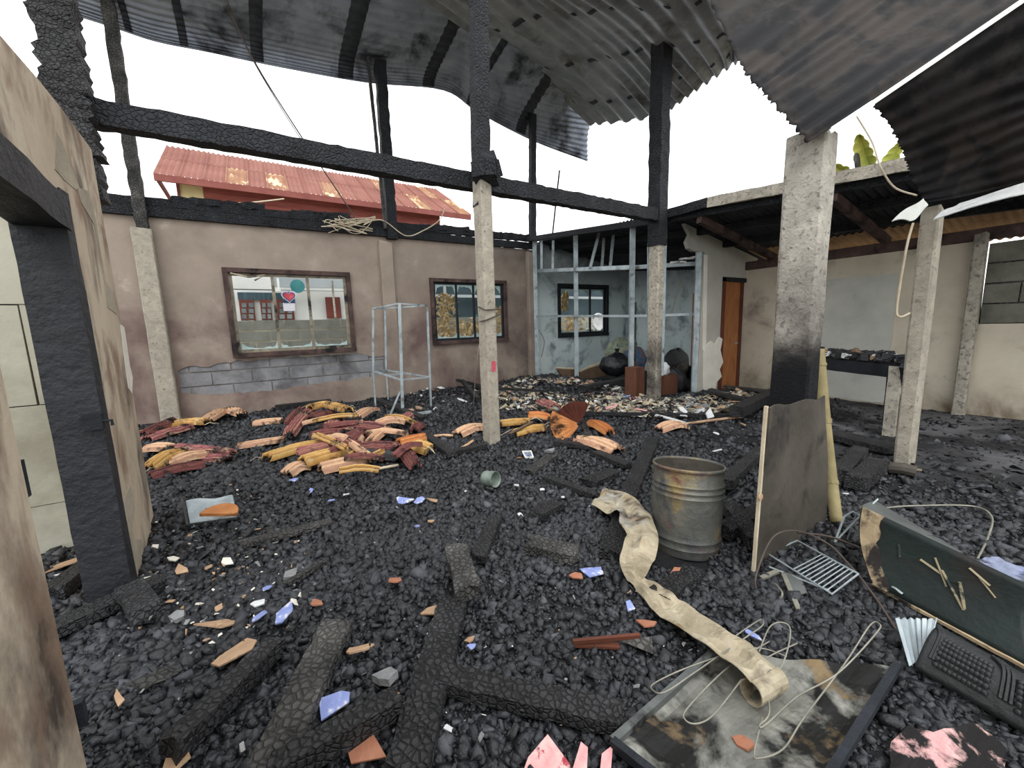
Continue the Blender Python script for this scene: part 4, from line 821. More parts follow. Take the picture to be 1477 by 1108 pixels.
# orange pleated fan
t = thing('pleated_fan', 'orange and dark brown pleated fan of scorched sheet beyond the tall post', 'fan', gnd(815,640,0))
def fan(c, r0, r1, a0, a1, n, tilt, m, lab, dz):
    ctr = gnd(*c, up=dz); ax = RT.copy(); ay = (V((0,0,1))*math.sin(tilt)+V((FW.x,FW.y,0)).normalized()*math.cos(tilt)); nn = ax.cross(ay); rows = []
    for i in range(n*2+1):
        th = math.radians(a0+(a1-a0)*i/(2*n)); off = nn*(.035 if i % 2 else 0)
        rows.append([ctr+(ax*math.cos(th)+ay*math.sin(th))*(r0+(r1-r0)*j/4)+off*(r0+(r1-r0)*j/4)/r1 for j in range(5)])
    mk('pleats', MB().shell(rows, .008), M[m], t, label=lab)
fan((836,612), .04, .42, 150, 232, 6, .9, 'orangeP', 'orange pleats', .20)
fan((836,612), .04, .34, 62, 150, 6, 1.0, 'brownO', 'dark brown pleats', .20)
mk('wing', MB().shell([[gnd(839,604,.35), gnd(841,618,.2), gnd(845,634,.05)],[gnd(846,610,.28), gnd(850,620,.16), gnd(856,632,.03)]], .012), M['chargrey'], t, label='grey burnt wing')
# ------------------------------------------------------------------ small countable bits: shards, scraps
def flake(px, py, s, m, label, cat='shard', group=None, asp=.6, tilt=.3, up=.025, rot=None, th=.008, n=None, name='shard'):
    n = n or random.choice((4,5,5,6,7))
    c = gnd(px, py, up); a = random.uniform(0, 6.28) if rot is None else rot; R = Matrix.Rotation(a, 3, 'Z') @ Matrix.Rotation(random.uniform(-tilt, tilt), 3, 'X') @ Matrix.Rotation(random.uniform(-tilt, tilt), 3, 'Y')
    L = []
    for i in range(n): q = 2*math.pi*i/n+random.uniform(-.35,.35); r = s*random.uniform(.5,1.25); L.append((r*math.cos(q), r*asp*math.sin(q)))
    return mk(name, MB().prism(L, [], lambda u, v, t_: c+R @ V((u, v, t_)), -th/2, th/2), M[m], label=label, cat=cat, group=group)
FL = [
 (318,900,.075,'card','orange scorched cardboard corner next to the blue shards',.45),(372,890,.045,'tileB','blue ribbed plastic shard beside the orange cardboard',.6),(412,884,.075,'tileB','larger pale blue torn shard with a hooked end',.5),
 (385,848,.035,'tileB','small violet-blue shard above the pair of blue ones',.6),(370,870,.035,'paperW','sooty white scrap between the blue shards',.6),(484,1010,.06,'tileB','blue scrap half buried beside the smooth beam',.7),
 (335,945,.085,'card','tattered brown cardboard above the split beam',.6),(520,935,.065,'card','pointed orange sliver near the wide crackled plank',.35),(568,838,.04,'tileO','triangular terracotta shard near the open middle',.8),
 (622,880,.05,'card','crumbly cream lump of burnt paper by the crocodile plank',.8),(455,870,.03,'tileO','small square tile chip right of the hooked shard',.9),(585,722,.075,'tileB','pale blue triangular shard pair in the open charcoal, bigger piece',.7),
 (606,722,.05,'tileB','smaller blue triangle touching the bigger one',.7),(625,722,.045,'card','pinkish paper scrap beside the blue triangles',.7),(425,692,.055,'tileB','pale blue scrap just below the reed heap',.6),
 (448,707,.04,'tileB','blue scrap second below the reed heap',.6),(500,713,.045,'paperW','whitish-blue scrap by a thin stick',.6),(477,722,.03,'tileB','narrow blue sliver by the thin stick',.4),
 (602,759,.02,'tileB','tiny bright blue chip in the open charcoal',.8),(622,752,.03,'card','tan chip near the tiny blue one',.7),(300,738,.12,'matO','half-round orange tile lying on the black tray',.6),
 (855,824,.06,'tileB','light blue crumpled scrap beside the ash-grey chunk',1.1),(830,830,.05,'tileO','brown tile chip under the ash-grey chunk',.6),(975,828,.055,'tileO','reddish bare wood patch on the slat by the drum',.4),
 (1082,914,.035,'tileB','violet shard near the wire loops',.5),(1078,1073,.035,'tileO','orange tile chip lying on the steel lid',.9),(935,900,.05,'tileO','dark red shard under the tin strip',.6),
 (908,872,.035,'tileB','violet chip beside the tin strip',.6),(679,933,.02,'tileB','tiny blue chip by the crocodile plank',.8),(678,923,.02,'card','tiny tan chip by the crocodile plank',.8),
 (532,1080,.09,'tileO','broken terracotta block between the beam and the crocodile plank',.5),(255,1098,.06,'card','tan wedge at the near edge by the split beam',.6),(170,1008,.04,'card','thin orange sliver near the near door jamb',.3),
 (232,975,.08,'chargrey','flat fibrous grey ash piece on the charcoal near the split beam',.7),(257,888,.03,'ash','small square grey chip beyond the threshold beam',.8),(415,830,.05,'ash','pale grey ash lump near the thin stick',.8),
 (560,975,.05,'ash','white-grey ash lump beside the smooth beam end',.7),(205,836,.04,'pl_pale','cream plaster chip at the door jamb foot',.6),(250,806,.05,'pl_pale','cream plaster flake by the beige wall foot',.6),
 (262,822,.05,'card','tan plaster crumb below the cream flake',.6),(325,810,.04,'pl_pale','pale crumb in the open charcoal past the wall foot',.7),(300,818,.03,'card','little tan crumb past the wall foot',.8),
 (110,808,.14,'card','torn brown cardboard flap inside the doorway',.5),(102,826,.07,'paperW','white strip on the cardboard inside the doorway',.3),
 (745,700,.03,'paperW','white scrap with legs near the plank below the fan',.5),(783,706,.03,'paperW','white curled scrap farther toward the tin strip',.4),(750,742,.03,'paperW','white cup fragment in the open charcoal',.8),
 (812,717,.02,'paperW','small white pebble before the tin strip',.9),(795,650,.06,'ash','pale grey stone under the orange fan',.6),(740,590,.06,'paperW','white crumpled tissue beyond the tall post',.9),
 (665,577,.12,'paperW','pale blue-white plastic film near the wall foot',.5),(1300,660,.0,'card','',1),
 (903,712,.03,'tileB','pale blue chip beside the tin strip top',.4),(1035,690,.04,'paperW','pale scrap behind the drum',.4),
 (1063,579,.12,'card','peach curled board on the charred heap by the thickest post',.5),(1072,612,.07,'card','cream scrap beyond the panel edge',.4),
 (1033,625,.04,'paperW','tiny white scrap on the charcoal beyond the drum',.5),(1033,650,.05,'paperW','greenish-white scrap behind the drum',.5),
 (1220,712,.03,'paperW','white oval chip past the bamboo foot',.4),
]
for px, py, s, m, lb, asp in FL:
    if s: flake(px, py, s*(1.35 if py > 800 else 1.2), m, lb, asp=asp, up=.05 if py > 700 else .07, name='scrap' if m in ('card','paperW','ash') else 'shard', th=.03 if m == 'ash' else .008)
# crumbs too small and many to pick apart
def crumbs(name, poly, n, s0, s1, mats, p, label, up=.07):
    mb = MB(); xs = [q[0] for q in poly]; ys = [q[1] for q in poly]
    def inside(x, y):
        c = False; j = len(poly)-1
        for i in range(len(poly)):
            (xi, yi), (xj, yj) = poly[i], poly[j]
            if (yi > y) != (yj > y) and x < (xj-xi)*(y-yi)/(yj-yi)+xi: c = not c
            j = i
        return c
    k = 0
    while k < n:
        x, y = random.uniform(min(xs), max(xs)), random.uniform(min(ys), max(ys))
        if not inside(x, y): continue
        k += 1; c = gnd(x, y, up*random.random()); c.y = min(c.y, 9.5); c.x = min(c.x, 9.25); s = s0*(s1/s0)**(random.random()**1.6); R = Matrix.Rotation(random.uniform(0,6.3),3,'Z') @ Matrix.Rotation(random.uniform(-.7,.7),3,'X') @ Matrix.Rotation(random.uniform(-.6,.6),3,'Y')
        a, b, h = s*random.uniform(.6,1.2), s*random.uniform(.25,.9), s*random.uniform(.06,.3)
        vs = [c+R @ V((sx*a+random.uniform(-.3,.3)*s, sy*b+random.uniform(-.2,.2)*s, sz*h)) for sz in (-.5,.5) for sx, sy in ((-.5,-.5),(.5,-.5),(.5,.5),(-.5,.5))]
        mb.add(vs, [(0,3,2,1),(4,5,6,7),(0,1,5,4),(1,2,6,5),(2,3,7,6),(3,0,4,7)], random.choices(range(len(mats)), p)[0])
    mk(name, mb, [M[q] for q in mats], label=label, cat='rubbish', kind='stuff')
crumbs('rubbish_crumbs', [(722,560),(760,542),(840,548),(905,560),(940,575),(1000,572),(1085,560),(1100,575),(1070,590),(960,604),(880,596),(720,590)], 4200, .02, .15, ['paperW','mattop','pl_pale','pink','card','char','charwood','pl_peel','blockD','ash'], [1.2,3.4,1.2,.5,2,2.2,2.2,4,2.5,3], 'pale burnt rubbish strewn before the stud partition')
crumbs('rubbish_crumbs', [(560,545),(730,535),(735,575),(600,600)], 220, .03, .13, ['paperW','char','charwood','card'], [2,4,3,.6], 'dark rubbish and white scraps along the foot of the dried-plant window')
crumbs('wall_crumbs', [(205,765),(330,690),(420,760),(480,860),(300,930),(200,880)], 240, .015, .05, ['card','pl_pale','ash','char2'], [2,1.5,2,3], 'plaster crumbs strewn out from the beige wall foot')
crumbs('pale_specks', [(230,700),(900,690),(1050,900),(900,1060),(300,1080),(130,960)], 320, .006, .028, ['ash','paperW','card','char3'], [3,1.5,1,3], 'pale specks of ash and paper over the charcoal')
crumbs('slab_litter', [(1190,575),(1477,600),(1477,800),(1340,790),(1215,690)], 900, .02, .09, ['char','char2','charwood'], [4,1,2], 'thin black litter on the bare slab', up=.01)
# ------------------------------------------------------------------ named single things on the floor
# steel drum
b = gnd(988,789,-.02); r = .238; t = thing('steel_drum', 'open oval steel drum, scorched, standing on the charcoal by the leaning panel', 'drum', b)
prof = [(0,.01),(r*.93,.0),(r*.95,.02),(r*.96,.05),(r*.985,.06),(r*.96,.075),(r*.965,.10),(r*.995,.115),(r*.97,.13)]
for i in range(6): prof.append((r*(.97+.008*i), .15+.045*i))
DT = Matrix.Rotation(math.radians(-6),3,RT) @ Matrix.Rotation(math.radians(3),3,V((FW.x,FW.y,0)))
prof += [(r*1.01,.405),(r*1.035,.42),(r*1.0,.435),(r*1.0,.445),(r*1.035,.46),(r*1.0,.475),(r*1.0,.485),(r*1.03,.50),(r,.515),(r,.60)]
mk('body', MB().lathe(prof, b, 56, tilt=DT), M['steel'], t, smooth=True, auto=40)
mk('rim', MB().lathe([(r*.99,.595),(r*1.035,.60),(r*1.04,.615),(r*1.02,.625),(r*.985,.62),(r*.985,.60),(r*.99,.595)], b, 56, tilt=DT), M['steel'], t, smooth=True)
mk('inner_wall', MB().lathe([(r*.98,.61),(r*.94,.04),(0,.035)], b, 56, tilt=DT), M['panel'], t, smooth=True)
# tin strip ribbon
PR = [(852.6,728,870,706.6,.08),(876.5,742,899,712,.12),(892.7,739,920,723,.17),(893.8,757,939,744.5,.20),(904.6,770,949,768,.22),(898,788,948,792,.21),(894,809.5,939,816,.15),(905,833,929,834,.07),(920,851,948,844,.05),(939,877,969.6,860,.06),(953,891,993.5,876,.07),(1004,925,1040,906,.10),(1045,954,1080,927,.13),(1084,983,1122,962,.15)]
Ls = [gnd(p[0],p[1],p[4]) for p in PR]; Rs = [gnd(p[2],p[3],p[4]+random.uniform(-.02,.03)) for p in PR]; rows = []
for i in range(70):
    u = i/69; a = spl(Ls, u); c = spl(Rs, u); cr2 = .012*math.sin(u*60)+.008*math.sin(u*23)
    rows.append([a.lerp(c, j/6)+V((0,0,cr2*(1-abs(j-3)/4)+.016*math.sin(j*1.3+u*9)+.012*abs(math.sin(u*41+j*.8))-.010*abs(math.sin(u*27-j*.5)))) for j in range(7)])
t = mk('tin_strip', MB().shell(rows, .004), M['strip'], label='long buckled cream tin strip snaking from the drum to the steel lid', cat='strip')
a, c = Ls[-1], Rs[-1]; d = (c-a); tip = (Ls[-1]-Ls[-2]).normalized(); rows = []
for i in range(14):
    th = 2.0*math.pi*i/13*.85; off = tip*(.055*math.sin(th))+V((0,0,-.055*(1-math.cos(th)))); rows.append([a+d*(j/5)+off for j in range(6)])
mk('rolled_end', MB().shell(rows, .004), M['strip'], t)
# leaning panel
bl, br = gnd(1086,832,-.03), V((3.56,1.19,-.02)); q = atY(1105,588,1.185); tl = q; tr = atY(1190,572,1.205)
t = thing('leaning_panel', 'scorched brown sheet panel leaning against the thickest concrete post', 'panel', bl.lerp(br,.5))
rows = [[bl.lerp(br, i/10).lerp(tl.lerp(tr, i/10), j/10)+V((0,.012*math.sin(i*.9+j*.5),(.012*math.sin(i*1.3) if j == 10 else 0))) for j in range(11)] for i in range(11)]
mk('sheet', MB().shell(rows, -.012), M['panel'], t)
mk('edge_strip', MB().bar(bl+V((-.008,-.004,0)), tl+V((-.008,-.004,.01)), .018, .018, up=(0,1,0), n=8, jit=.1), M['wireW'], t, label='pale bare edge of the sheet')
mk('knob_hole', MB().lathe([(0,0),(.022,.0),(.022,.008),(0,.01)], atY(1096,717,1.178), 12, tilt=Matrix.Rotation(math.radians(90),3,'X')), M['card'], t, label='pale round plug on the edge')
# bamboo
t = thing('bamboo_pole', 'yellow bamboo pole leaning behind the leaning panel', 'pole', gnd(1206,752))
pts = [gnd(1207,755,.0), atX(1199,690,3.78), atX(1190,610,3.84), atX(1183,530,3.9), atX(1181,505,3.93)]
mk('culm', MB().tube([spl(pts, i/20) for i in range(21)], .042, 10), M['bamboo'], t, smooth=True)
for u in (.22, .5, .76):
    p = spl(pts, u); p2 = spl(pts, u+.02); mk('node_ring', MB().tube([p, p2], .047, 10), M['bamboo'], t)
# bench
t = thing('work_bench', 'black charred bench with burnt rubble on top before the cream wall', 'bench', (7.3,2.3,0))
zt = .98
fl, fr_ = atX(1178,520,7.6), atX(1312,528,6.75)
a = V((7.55,2.85,zt)); c = V((6.95,1.62,zt)); dv = V((.75,.30,0))
mb = MB(); top = [a, c, c+dv, a+dv]; mb.add([p+V((0,0,-.05)) for p in top]+top, [(0,3,2,1),(4,5,6,7),(0,1,5,4),(1,2,6,5),(2,3,7,6),(3,0,4,7)])
mk('top', mb, M['charwood'], t)
mk('apron', MB().bar(a+V((0,0,-.13)), c+V((0,0,-.13)), .05, .17, n=12, jit=.06), M['frameD'], t); mk('apron', MB().bar(c+V((0,0,-.13)), c+dv+V((0,0,-.13)), .05, .17, n=5, jit=.06), M['frameD'], t)
for p, m in ((c+V((.06,.10,0)),'conc'),(a+V((.04,-.06,0)),'frameD'),(c+dv*.9,'frameD'),(a+dv*.9,'frameD')):
    mk('leg', MB().bar(V((p.x,p.y,-.03)), V((p.x,p.y,zt-.06)), .14, .12, up=(0,1,0), n=8, jit=.06), M[m], t)
mk('bracket', MB().bar(c+V((.0,-.0,-.0)), c+V((.25,.0,-.35)), .08, .22, n=4, jit=.1), M['frameD'], t)
mk('side_leg', MB().bar(c+V((.10,-.03,-1.0)), c+V((.10,-.03,-.42)), .08, .10, up=(0,1,0), n=6, jit=.08), M['frameD'], t)
mb = MB(); random.seed(5)
for i in range(420):
    p = a.lerp(c, random.random())+dv*random.random(); s = random.uniform(.015,.07); h = random.random()**2*.07
    mb.box((p.x-s,p.y-s*.7,p.z-.005),(p.x+s,p.y+s*.7,p.z+.02+h*.9), random.choices((0,1,2,3),(6,2,1,1))[0], jit=s*.3)
mk('bench_rubble', mb, [M['char'],M['charwood'],M['paperW'],M['card']], label='burnt rubble strewn on the bench top', cat='rubble', kind='stuff')
p = a.lerp(c,.52)+dv*.3; mk('clay_lump', MB().lathe([(0,.0),(.12,.0),(.10,.06),(.05,.09),(.03,.13),(0,.14)], p, 9), M['matside'], label='brown pointed lump sitting on the bench rubble', cat='lump')
# crushed tin by the far post
a, c = gnd(1283,675,.06), gnd(1322,681,.06)
t = thing('crushed_tin', 'crushed shiny tin with coppery edge at the foot of the far post', 'tin', a.lerp(c,.5)-V((0,0,.08)))
mk('body', MB().tube([a, a.lerp(c,.5)+V((0,0,.01)), c], .06, 10), M['panel'], t); mk('bright_edge', MB().bar(a-FW*.05+V((0,0,.03)), c-FW*.05+V((0,0,.03)), .012, .016), M['strip'], t, label='coppery bright edge'); mk('lid', MB().lathe([(0,0),(.055,.0),(.058,.015),(.035,.015),(0,.01)], a+V((0,.0,.0)), 14, tilt=Matrix.Rotation(math.radians(80),3,'Y')), M['zinc'], t)
# steel lid tray lower edge
c0, c1, c2, c3 = gnd(884,1074,.05), gnd(1033,941,.06), gnd(1294,963,.05), gnd(1114,1256,.05); c4 = gnd(940,1130,.05)
t = thing('scorched_lid', 'scorched grey steel lid lying face up under the wire loops', 'lid', (c0+c1+c2+c3)/4-V((0,0,.05)))
def ptl(u, v): return (c0.lerp(c1, v)).lerp(c4.lerp(c3, 1).lerp(c2, v) if False else (c3.lerp(c2, v)), u)
rows = [[ptl(i/24, j/16)+V((0,0,-.018*min(1,min(i,24-i,j,16-j)/2)+.008*math.sin(i*.8)*math.sin(j*.7))) for j in range(17)] for i in range(25)]
mk('pan', MB().shell(rows, .008), M['box'], t)
for p, q2 in ((c0,c1),(c2,c3),(c3,c0)): mk('rim', MB().bar(p+V((0,0,.008)), q2+V((0,0,.008)), .028, .035, n=10, jit=.06), M['greysteel' if p is c0 else 'frameD'], t)
# wire loops over the lid
wire([gnd(1135,947,.10), gnd(1085,935,.10), gnd(1000,960,.10), gnd(945,985,.09), gnd(942,996,.09), gnd(960,998,.10), gnd(1005,968,.11), gnd(1075,920,.13), gnd(1100,902,.13), gnd(1095,895,.12), gnd(1060,918,.11)], .0034, M['wire'], 'grey wire hairpin loop sticking out over the lid edge toward the planks')
wire([gnd(1110,925,.12), gnd(1050,963,.10), gnd(993,1020,.08), gnd(988,1038,.08), gnd(1005,1044,.08), gnd(1030,1030,.09), gnd(1070,980,.12)], .0034, M['wire'], 'second grey wire hairpin loop lying on the lid')
wire([gnd(1095,940,.14), gnd(1110,905,.16), gnd(1128,898,.16), gnd(1140,910,.15), gnd(1130,955,.12), gnd(1100,1000,.08)], .0034, M['wire'], 'upright wire loop by the rolled end of the tin strip')
wire([gnd(1150,928,.10), gnd(1105,950,.10), gnd(1100,970,.09), gnd(1110,1025,.08), gnd(1096,1046,.08), gnd(1105,1045,.08), gnd(1150,1005,.08), gnd(1210,970,.10), gnd(1265,912,.14), gnd(1268,900,.15), gnd(1255,902,.14), gnd(1220,955,.10), gnd(1160,1035,.08), gnd(1130,1080,.07), gnd(1095,1094,.07), gnd(1088,1085,.07), gnd(1100,1035,.07)], .0034, M['wire'], 'long figure-eight pale wire across the steel lid')
wire([gnd(1090,850,.02), gnd(1092,825,.10), gnd(1115,775,.22), gnd(1150,766,.24), gnd(1195,785,.2), gnd(1225,815,.12), gnd(1240,832,.08), gnd(1268,870,.05), gnd(1300,920,.03)], .006, M['wireD'], 'brown hoop of heavy wire arching before the leaning panel')
wire([gnd(1150,768,.22), gnd(1200,775,.2), gnd(1245,793,.12)], .007, M['wireD'], 'shorter brown wire branching off the hoop')
wire([gnd(1262,735,.05), gnd(1310,730,.06), gnd(1400,730,.08), gnd(1430,745,.08), gnd(1425,775,.05), gnd(1410,806,.02)], .007, M['wire'], 'thin pale wire curving over the slab behind the green board')
wire([gnd(1090,850,.0), gnd(1094,870,.02)], .014, M['wireD'], 'small burnt plug at the end of the hoop')
wire([gnd(1118,842,.04), gnd(1128,855,.06), gnd(1124,866,.03), gnd(1110,876,.02)], .006, M['wire'], 'little curled wire near the plug')
# wire rack
t = thing('wire_rack', 'bent wire rack lying between the leaning panel and the green board', 'rack', gnd(1160,840))
def rt(name, pts, r=.006, m='zinc'): mk(name, MB().tube(pts, r, 5), M[m], t)
A_, B_, C_, D_ = gnd(1106,798,.05), gnd(1200,857,.10), gnd(1238,828,.10), gnd(1150,780,.05)
rt('frame_rod', [A_, B_, C_]); rt('frame_rod', [gnd(1110,818,.04), gnd(1196,852,.06)]); rt('frame_rod', [C_, D_, A_])
for i in range(9): rt('cross_rod', [A_.lerp(B_, .45+.06*i), D_.lerp(C_, .45+.06*i)], .0035)
rt('loop_rod', [gnd(1204,782,.12), gnd(1218,745,.25), gnd(1230,738,.28), gnd(1242,745,.26)]); rt('loop_rod', [gnd(1204,782,.12), gnd(1240,745,.3), gnd(1266,720,.36)])
for (x0,y0) in ((1222,778),(1232,780),(1240,782)): rt('loop_rod', [gnd(x0,y0,.10), gnd(x0+14,y0-38,.3)], .005)
t = thing('hanger_scrap', 'bent pale metal angle pieces on the charcoal below the rack', 'scrap', gnd(1130,850))
mk('angle', MB().bar(gnd(1098,834,.03), gnd(1122,824,.05), .03, .012), M['wire'], t); mk('angle', MB().bar(gnd(1130,828,.05), gnd(1152,880,.02), .025, .012), M['wire'], t); mk('cup', MB().shell([[gnd(1130+24*i/4,826+6*i/4,.05).lerp(gnd(1142+22*i/4,862-6*i/4,.02), j/4) for j in range(5)] for i in range(5)], .006), M['greysteel'], t)
# green enamel board (toppled cabinet) with back panel
g0 = gnd(1258,842,.07); g1 = gnd(1500,972,.05); h0 = atY(1242,731,g0.y+.16); d0 = (h0-CAM).dot(FW); 
g0d = (g0-CAM).dot(FW); h0 = atd(1243,731,g0d+.12); h1 = atd(1500,852,(g1-CAM).dot(FW)+.10)
t = thing('green_cabinet', 'toppled dark green metal cabinet with a scorched pale end', 'cabinet', (g0+g1)/2-V((0,0,.07)))
rows = []
for i in range(31):
    u = i/30; a, c = g0.lerp(g1, u), h0.lerp(h1, u); row = []
    for j in range(13):
        v = j/12; out = -FW*(.05*math.sin(math.pi*v)*-1); row.append(a.lerp(c, v)+V((0,0,0))+FW*(.05*math.sin(math.pi*v)))
    rows.append(row)
mk('front', MB().shell(rows, .012), M['green'], t, smooth=True)
dent = [[r_[j]-FW*.006 for j in range(13)] for r_ in rows[:5]]
for j in range(13): dent[4][j] = rows[3][j].lerp(rows[5][j], .3+.5*abs(math.sin(j*.9)))-FW*.006
mk('scorched_end', MB().shell(dent, .006), M['bare'], t, label='pale scorched end of the front')
mk('lower_edge', MB().bar(g0+V((0,0,-.005)), g1+V((0,0,-.005)), .02, .015, n=14, jit=.3), M['bare'], t, label='pale bare lower edge')
def on(u, v): i = min(29,int(u*30)); a = rows[i][0].lerp(rows[i+1][0], u*30-i); return spl([rows[i][j].lerp(rows[i+1][j], u*30-i) for j in range(13)], v)-FW*.008
M['letter'] = mat('worn_lettering', [(.3,'7d745e'),(.7,'968b72')], 9, .7, .1, 20, over=[('2a332f',14,.52,.6)])
for (u0,v0,u1,v1,w) in ((.42,.66,.56,.60,.02),(.50,.78,.58,.47,.016),(.55,.66,.66,.28,.022),(.60,.56,.66,.60,.02),(.655,.62,.668,.30,.028),(.68,.86,.80,.76,.018),(.74,.80,.84,.64,.012),(.28,.72,.285,.55,.02)):
    mk('letter_stroke', MB().bar(on(u0,v0), on(u1,v1), w*.6, .004, up=-FW), M['letter'], t, label='worn beige lettering stroke')
mk('back_panel', MB().shell([[h0.lerp(h1, i/12*.62)+FW*.02+V((0,0,-.01)) if j == 0 else (h0.lerp(h1, i/12*.62)+FW*.02).lerp(gnd(1262+128*i/12,722+75*i/12,.30 if i < 9 else .2), j/3) for j in range(4)] for i in range(13)], .01), M['greysteel'], t, label='grey inner panel')
mk('handle_clip', MB().tube([on(.17,.10), on(.17,.10)-FW*.02, on(.21,.08)-FW*.02, on(.21,.08)], .006, 5), M['zinc'], t)
# black moulded liner with stud pattern below it
k0, k1, k2, k3 = gnd(1318,964,.05), gnd(1354,902,.16), gnd(1500,985,.16), gnd(1500,1072,.04)
t = thing('moulded_liner', 'black moulded plastic liner with a grid of round studs beneath the green cabinet', 'liner', (k0+k1+k2+k3)/4-V((0,0,.1)))
lf = lambda u, v: k0.lerp(k1, v).lerp(k3.lerp(k2, v), u)+V((0,0,.05*math.sin(math.pi*v)))
mk('shell', MB().shell([[lf(i/24, j/14) for j in range(15)] for i in range(25)], .012), M['black'], t, smooth=True)
mb = MB()
for (ua, ub) in ((.16,.58),(.84,1.0)):
    for i in range(11 if ub < .9 else 4):
        for j in range(6):
            p = lf(ua+(ub-ua)*i/(10 if ub < .9 else 3), .18+.42*j/5); mb.lathe([(.013,-.004),(.011,.006),(.006,.011),(0,.012)], p, 8)
mk('studs', mb, M['black'], t, kind='stuff', smooth=True)
for u in (.13,.10,.70,.74,.78):
    pts = [lf(u, .2)+V((0,0,.006)), lf(u, .6)+V((0,0,.006)), lf(u-.05, .8)+V((0,0,.006)), lf(u-.12 if u > .3 else max(0,u-.09), .9)+V((0,0,.006))]
    mk('raised_rib', MB().tube([spl(pts, i/12) for i in range(13)], .008, 6), M['black'], t)
rows = [[gnd(1292+60*i/20, 893+1*i/20,.14).lerp(gnd(1312+28*i/20, 962-22*i/20,.05), j/8)+V((0,0,.008*math.sin(i*math.pi/1.6))) for j in range(9)] for i in range(21)]
mk('ribbed_scrap', MB().shell(rows, .006), M['zinc'], label='whitish ribbed metal scrap poking out under the green cabinet', cat='scrap')
# blue and pink patches of printed sheet on the slab
def sheet_patch(pts, m, label, up=.02, cat='print'):
    c = gnd(sum(p[0] for p in pts)/len(pts), sum(p[1] for p in pts)/len(pts), up); L = [gnd(a, b, up)-c for a, b in pts]
    mk('printed_sheet', MB().prism([(p.x,p.y) for p in L], [], lambda u, v, t_: c+V((u, v, t_+.01*math.sin(9*u)*math.cos(8*v))), 0, .006), M[m], label=label, cat=cat)
M['bluesheet'] = mat('blue_printed_sheet', [(.3,'6d7488'),(.55,'8c93ab'),(.8,'5a66b0')], 10, .8, .3, 30, over=[('2a2b30',7,.48,.6)])
M['pinksheet'] = mat('pink_burnt_sheet', [(.3,'b98488'),(.55,'d2aaa6'),(.8,'d8bfa2')], 8, .8, .3, 30, over=[('8e3c46',9,.58,.64),('1a1819',9,.44,.52)])
rg = lambda L: ragged(L, 12, 3.5)
sheet_patch(rg([(1410,810),(1440,805),(1500,835),(1500,862),(1440,832)]), 'bluesheet', 'blue-grey printed sheet on the slab behind the green cabinet')
sheet_patch(rg([(1285,1075),(1310,1050),(1345,1062),(1400,1050),(1450,1090),(1448,1140),(1280,1140)]), 'pinksheet', 'pink burnt printed sheet on the floor beyond the steel lid')
sheet_patch([(748,1125),(762,1092),(790,1063),(822,1108),(830,1130)], 'pink', 'pink floral paper peak at the near edge', .04); sheet_patch([(820,1125),(838,1073),(848,1082),(846,1125)], 'pink', 'narrow pink floral strip beside the paper peak', .04); sheet_patch([(864,1125),(868,1090),(884,1078),(880,1125)], 'pink', 'pink floral sliver touching the steel lid', .04)
# black tray under the half-round tile
a, c = gnd(265,765,.04), gnd(342,715,.10)
t = thing('metal_tray', 'grey tray with a black rim lying below the beige wall end', 'tray', gnd(305,745))
T0, T1, T2, T3 = gnd(275,760,.03), gnd(268,722,.10), gnd(335,715,.12), gnd(342,748,.03)
mk('pan', MB().shell([[T0.lerp(T1, j/6).lerp(T3.lerp(T2, j/6), i/8)+V((0,0,.01*math.sin(i+j))) for j in range(7)] for i in range(9)], .015), M['zinc'], t); mk('rim', MB().tube([T1+V((-.02,0,.02)), T0+V((-.02,0,.02)), T3], .014, 6), M['black'], t)
# tin can and watch-like frame
b = gnd(700,690,.09); mk('tin_can', MB().lathe([(0,0),(.075,.0),(.08,.02),(.075,.05),(.08,.08),(.076,.13),(.082,.14),(.078,.145),(.07,.13),(.068,.02),(0,.015)], b, 22, tilt=(RT*.75-V((FW.x,FW.y,0))*.6+V((0,0,.15))).to_track_quat('Z','Y').to_matrix()), M['tank'], smooth=True, label='dented greenish tin can lying in the open charcoal below the tall post', cat='can')
t = thing('small_frame', 'small white square-framed device beside a yellow scrap below the fan', 'device', gnd(760,657)); q = gnd(762,657,.05)
mk('case', MB().prism([(-.055,-.05),(.055,-.05),(.06,.05),(-.06,.05)], [[(-.04,-.038),(.04,-.038),(.045,.038),(-.045,.038)]], lambda u, v, s_: q+V((u*.84-s_*.3, -u*.5-s_*.2+v*.6, v*.7+s_)), 0, .02), M['white'], t); mk('screen', MB().prism(rect(-.043,.043,-.038,.038), [], lambda u, v, s_: q+V((u*.84, -u*.5+v*.6, v*.7+s_)), .0, .008), M['bluesheet'], t)
flake(749,660,.05,'matY','yellow scrap beside the small white-framed device',asp=.5,up=.06,name='scrap')
# tube frame rack by the wall
t = thing('tube_frame', 'spindly rusted square-tube display frame standing before the concrete wall post', 'frame', gnd(590,600))
y0 = 8.0
F_ = {'a': (538,445,538,540,8.6), 'b': (555,445,557,538,9.0), 'c': (576,438,581,600,7.5), 'd': (616,441,622,594,7.7)}
pt = {k_: (atY(v[0],v[1],v[4]), atY(v[2],v[3],v[4])) for k_, v in F_.items()}
for k_ in 'abcd':
    a, b_ = pt[k_]; mk('upright', MB().bar(a, b_ if k_ in 'cd' else V((b_.x,b_.y,b_.z)), .034 if k_ != 'c' else .05, .035, up=(0,1,0), n=6, jit=.12), M['zinc'], t)
for k_ in 'ab': mk('upright', MB().bar(pt[k_][1], V((pt[k_][1].x,pt[k_][1].y,0)), .03, .03, up=(0,1,0)), M['zinc'], t)
for k1_, k2_ in ('ab','bd','cd','ac'): mk('top_bar', MB().bar(pt[k1_][0], pt[k2_][0], .034, .03, n=4, jit=.15), M['zinc'], t)
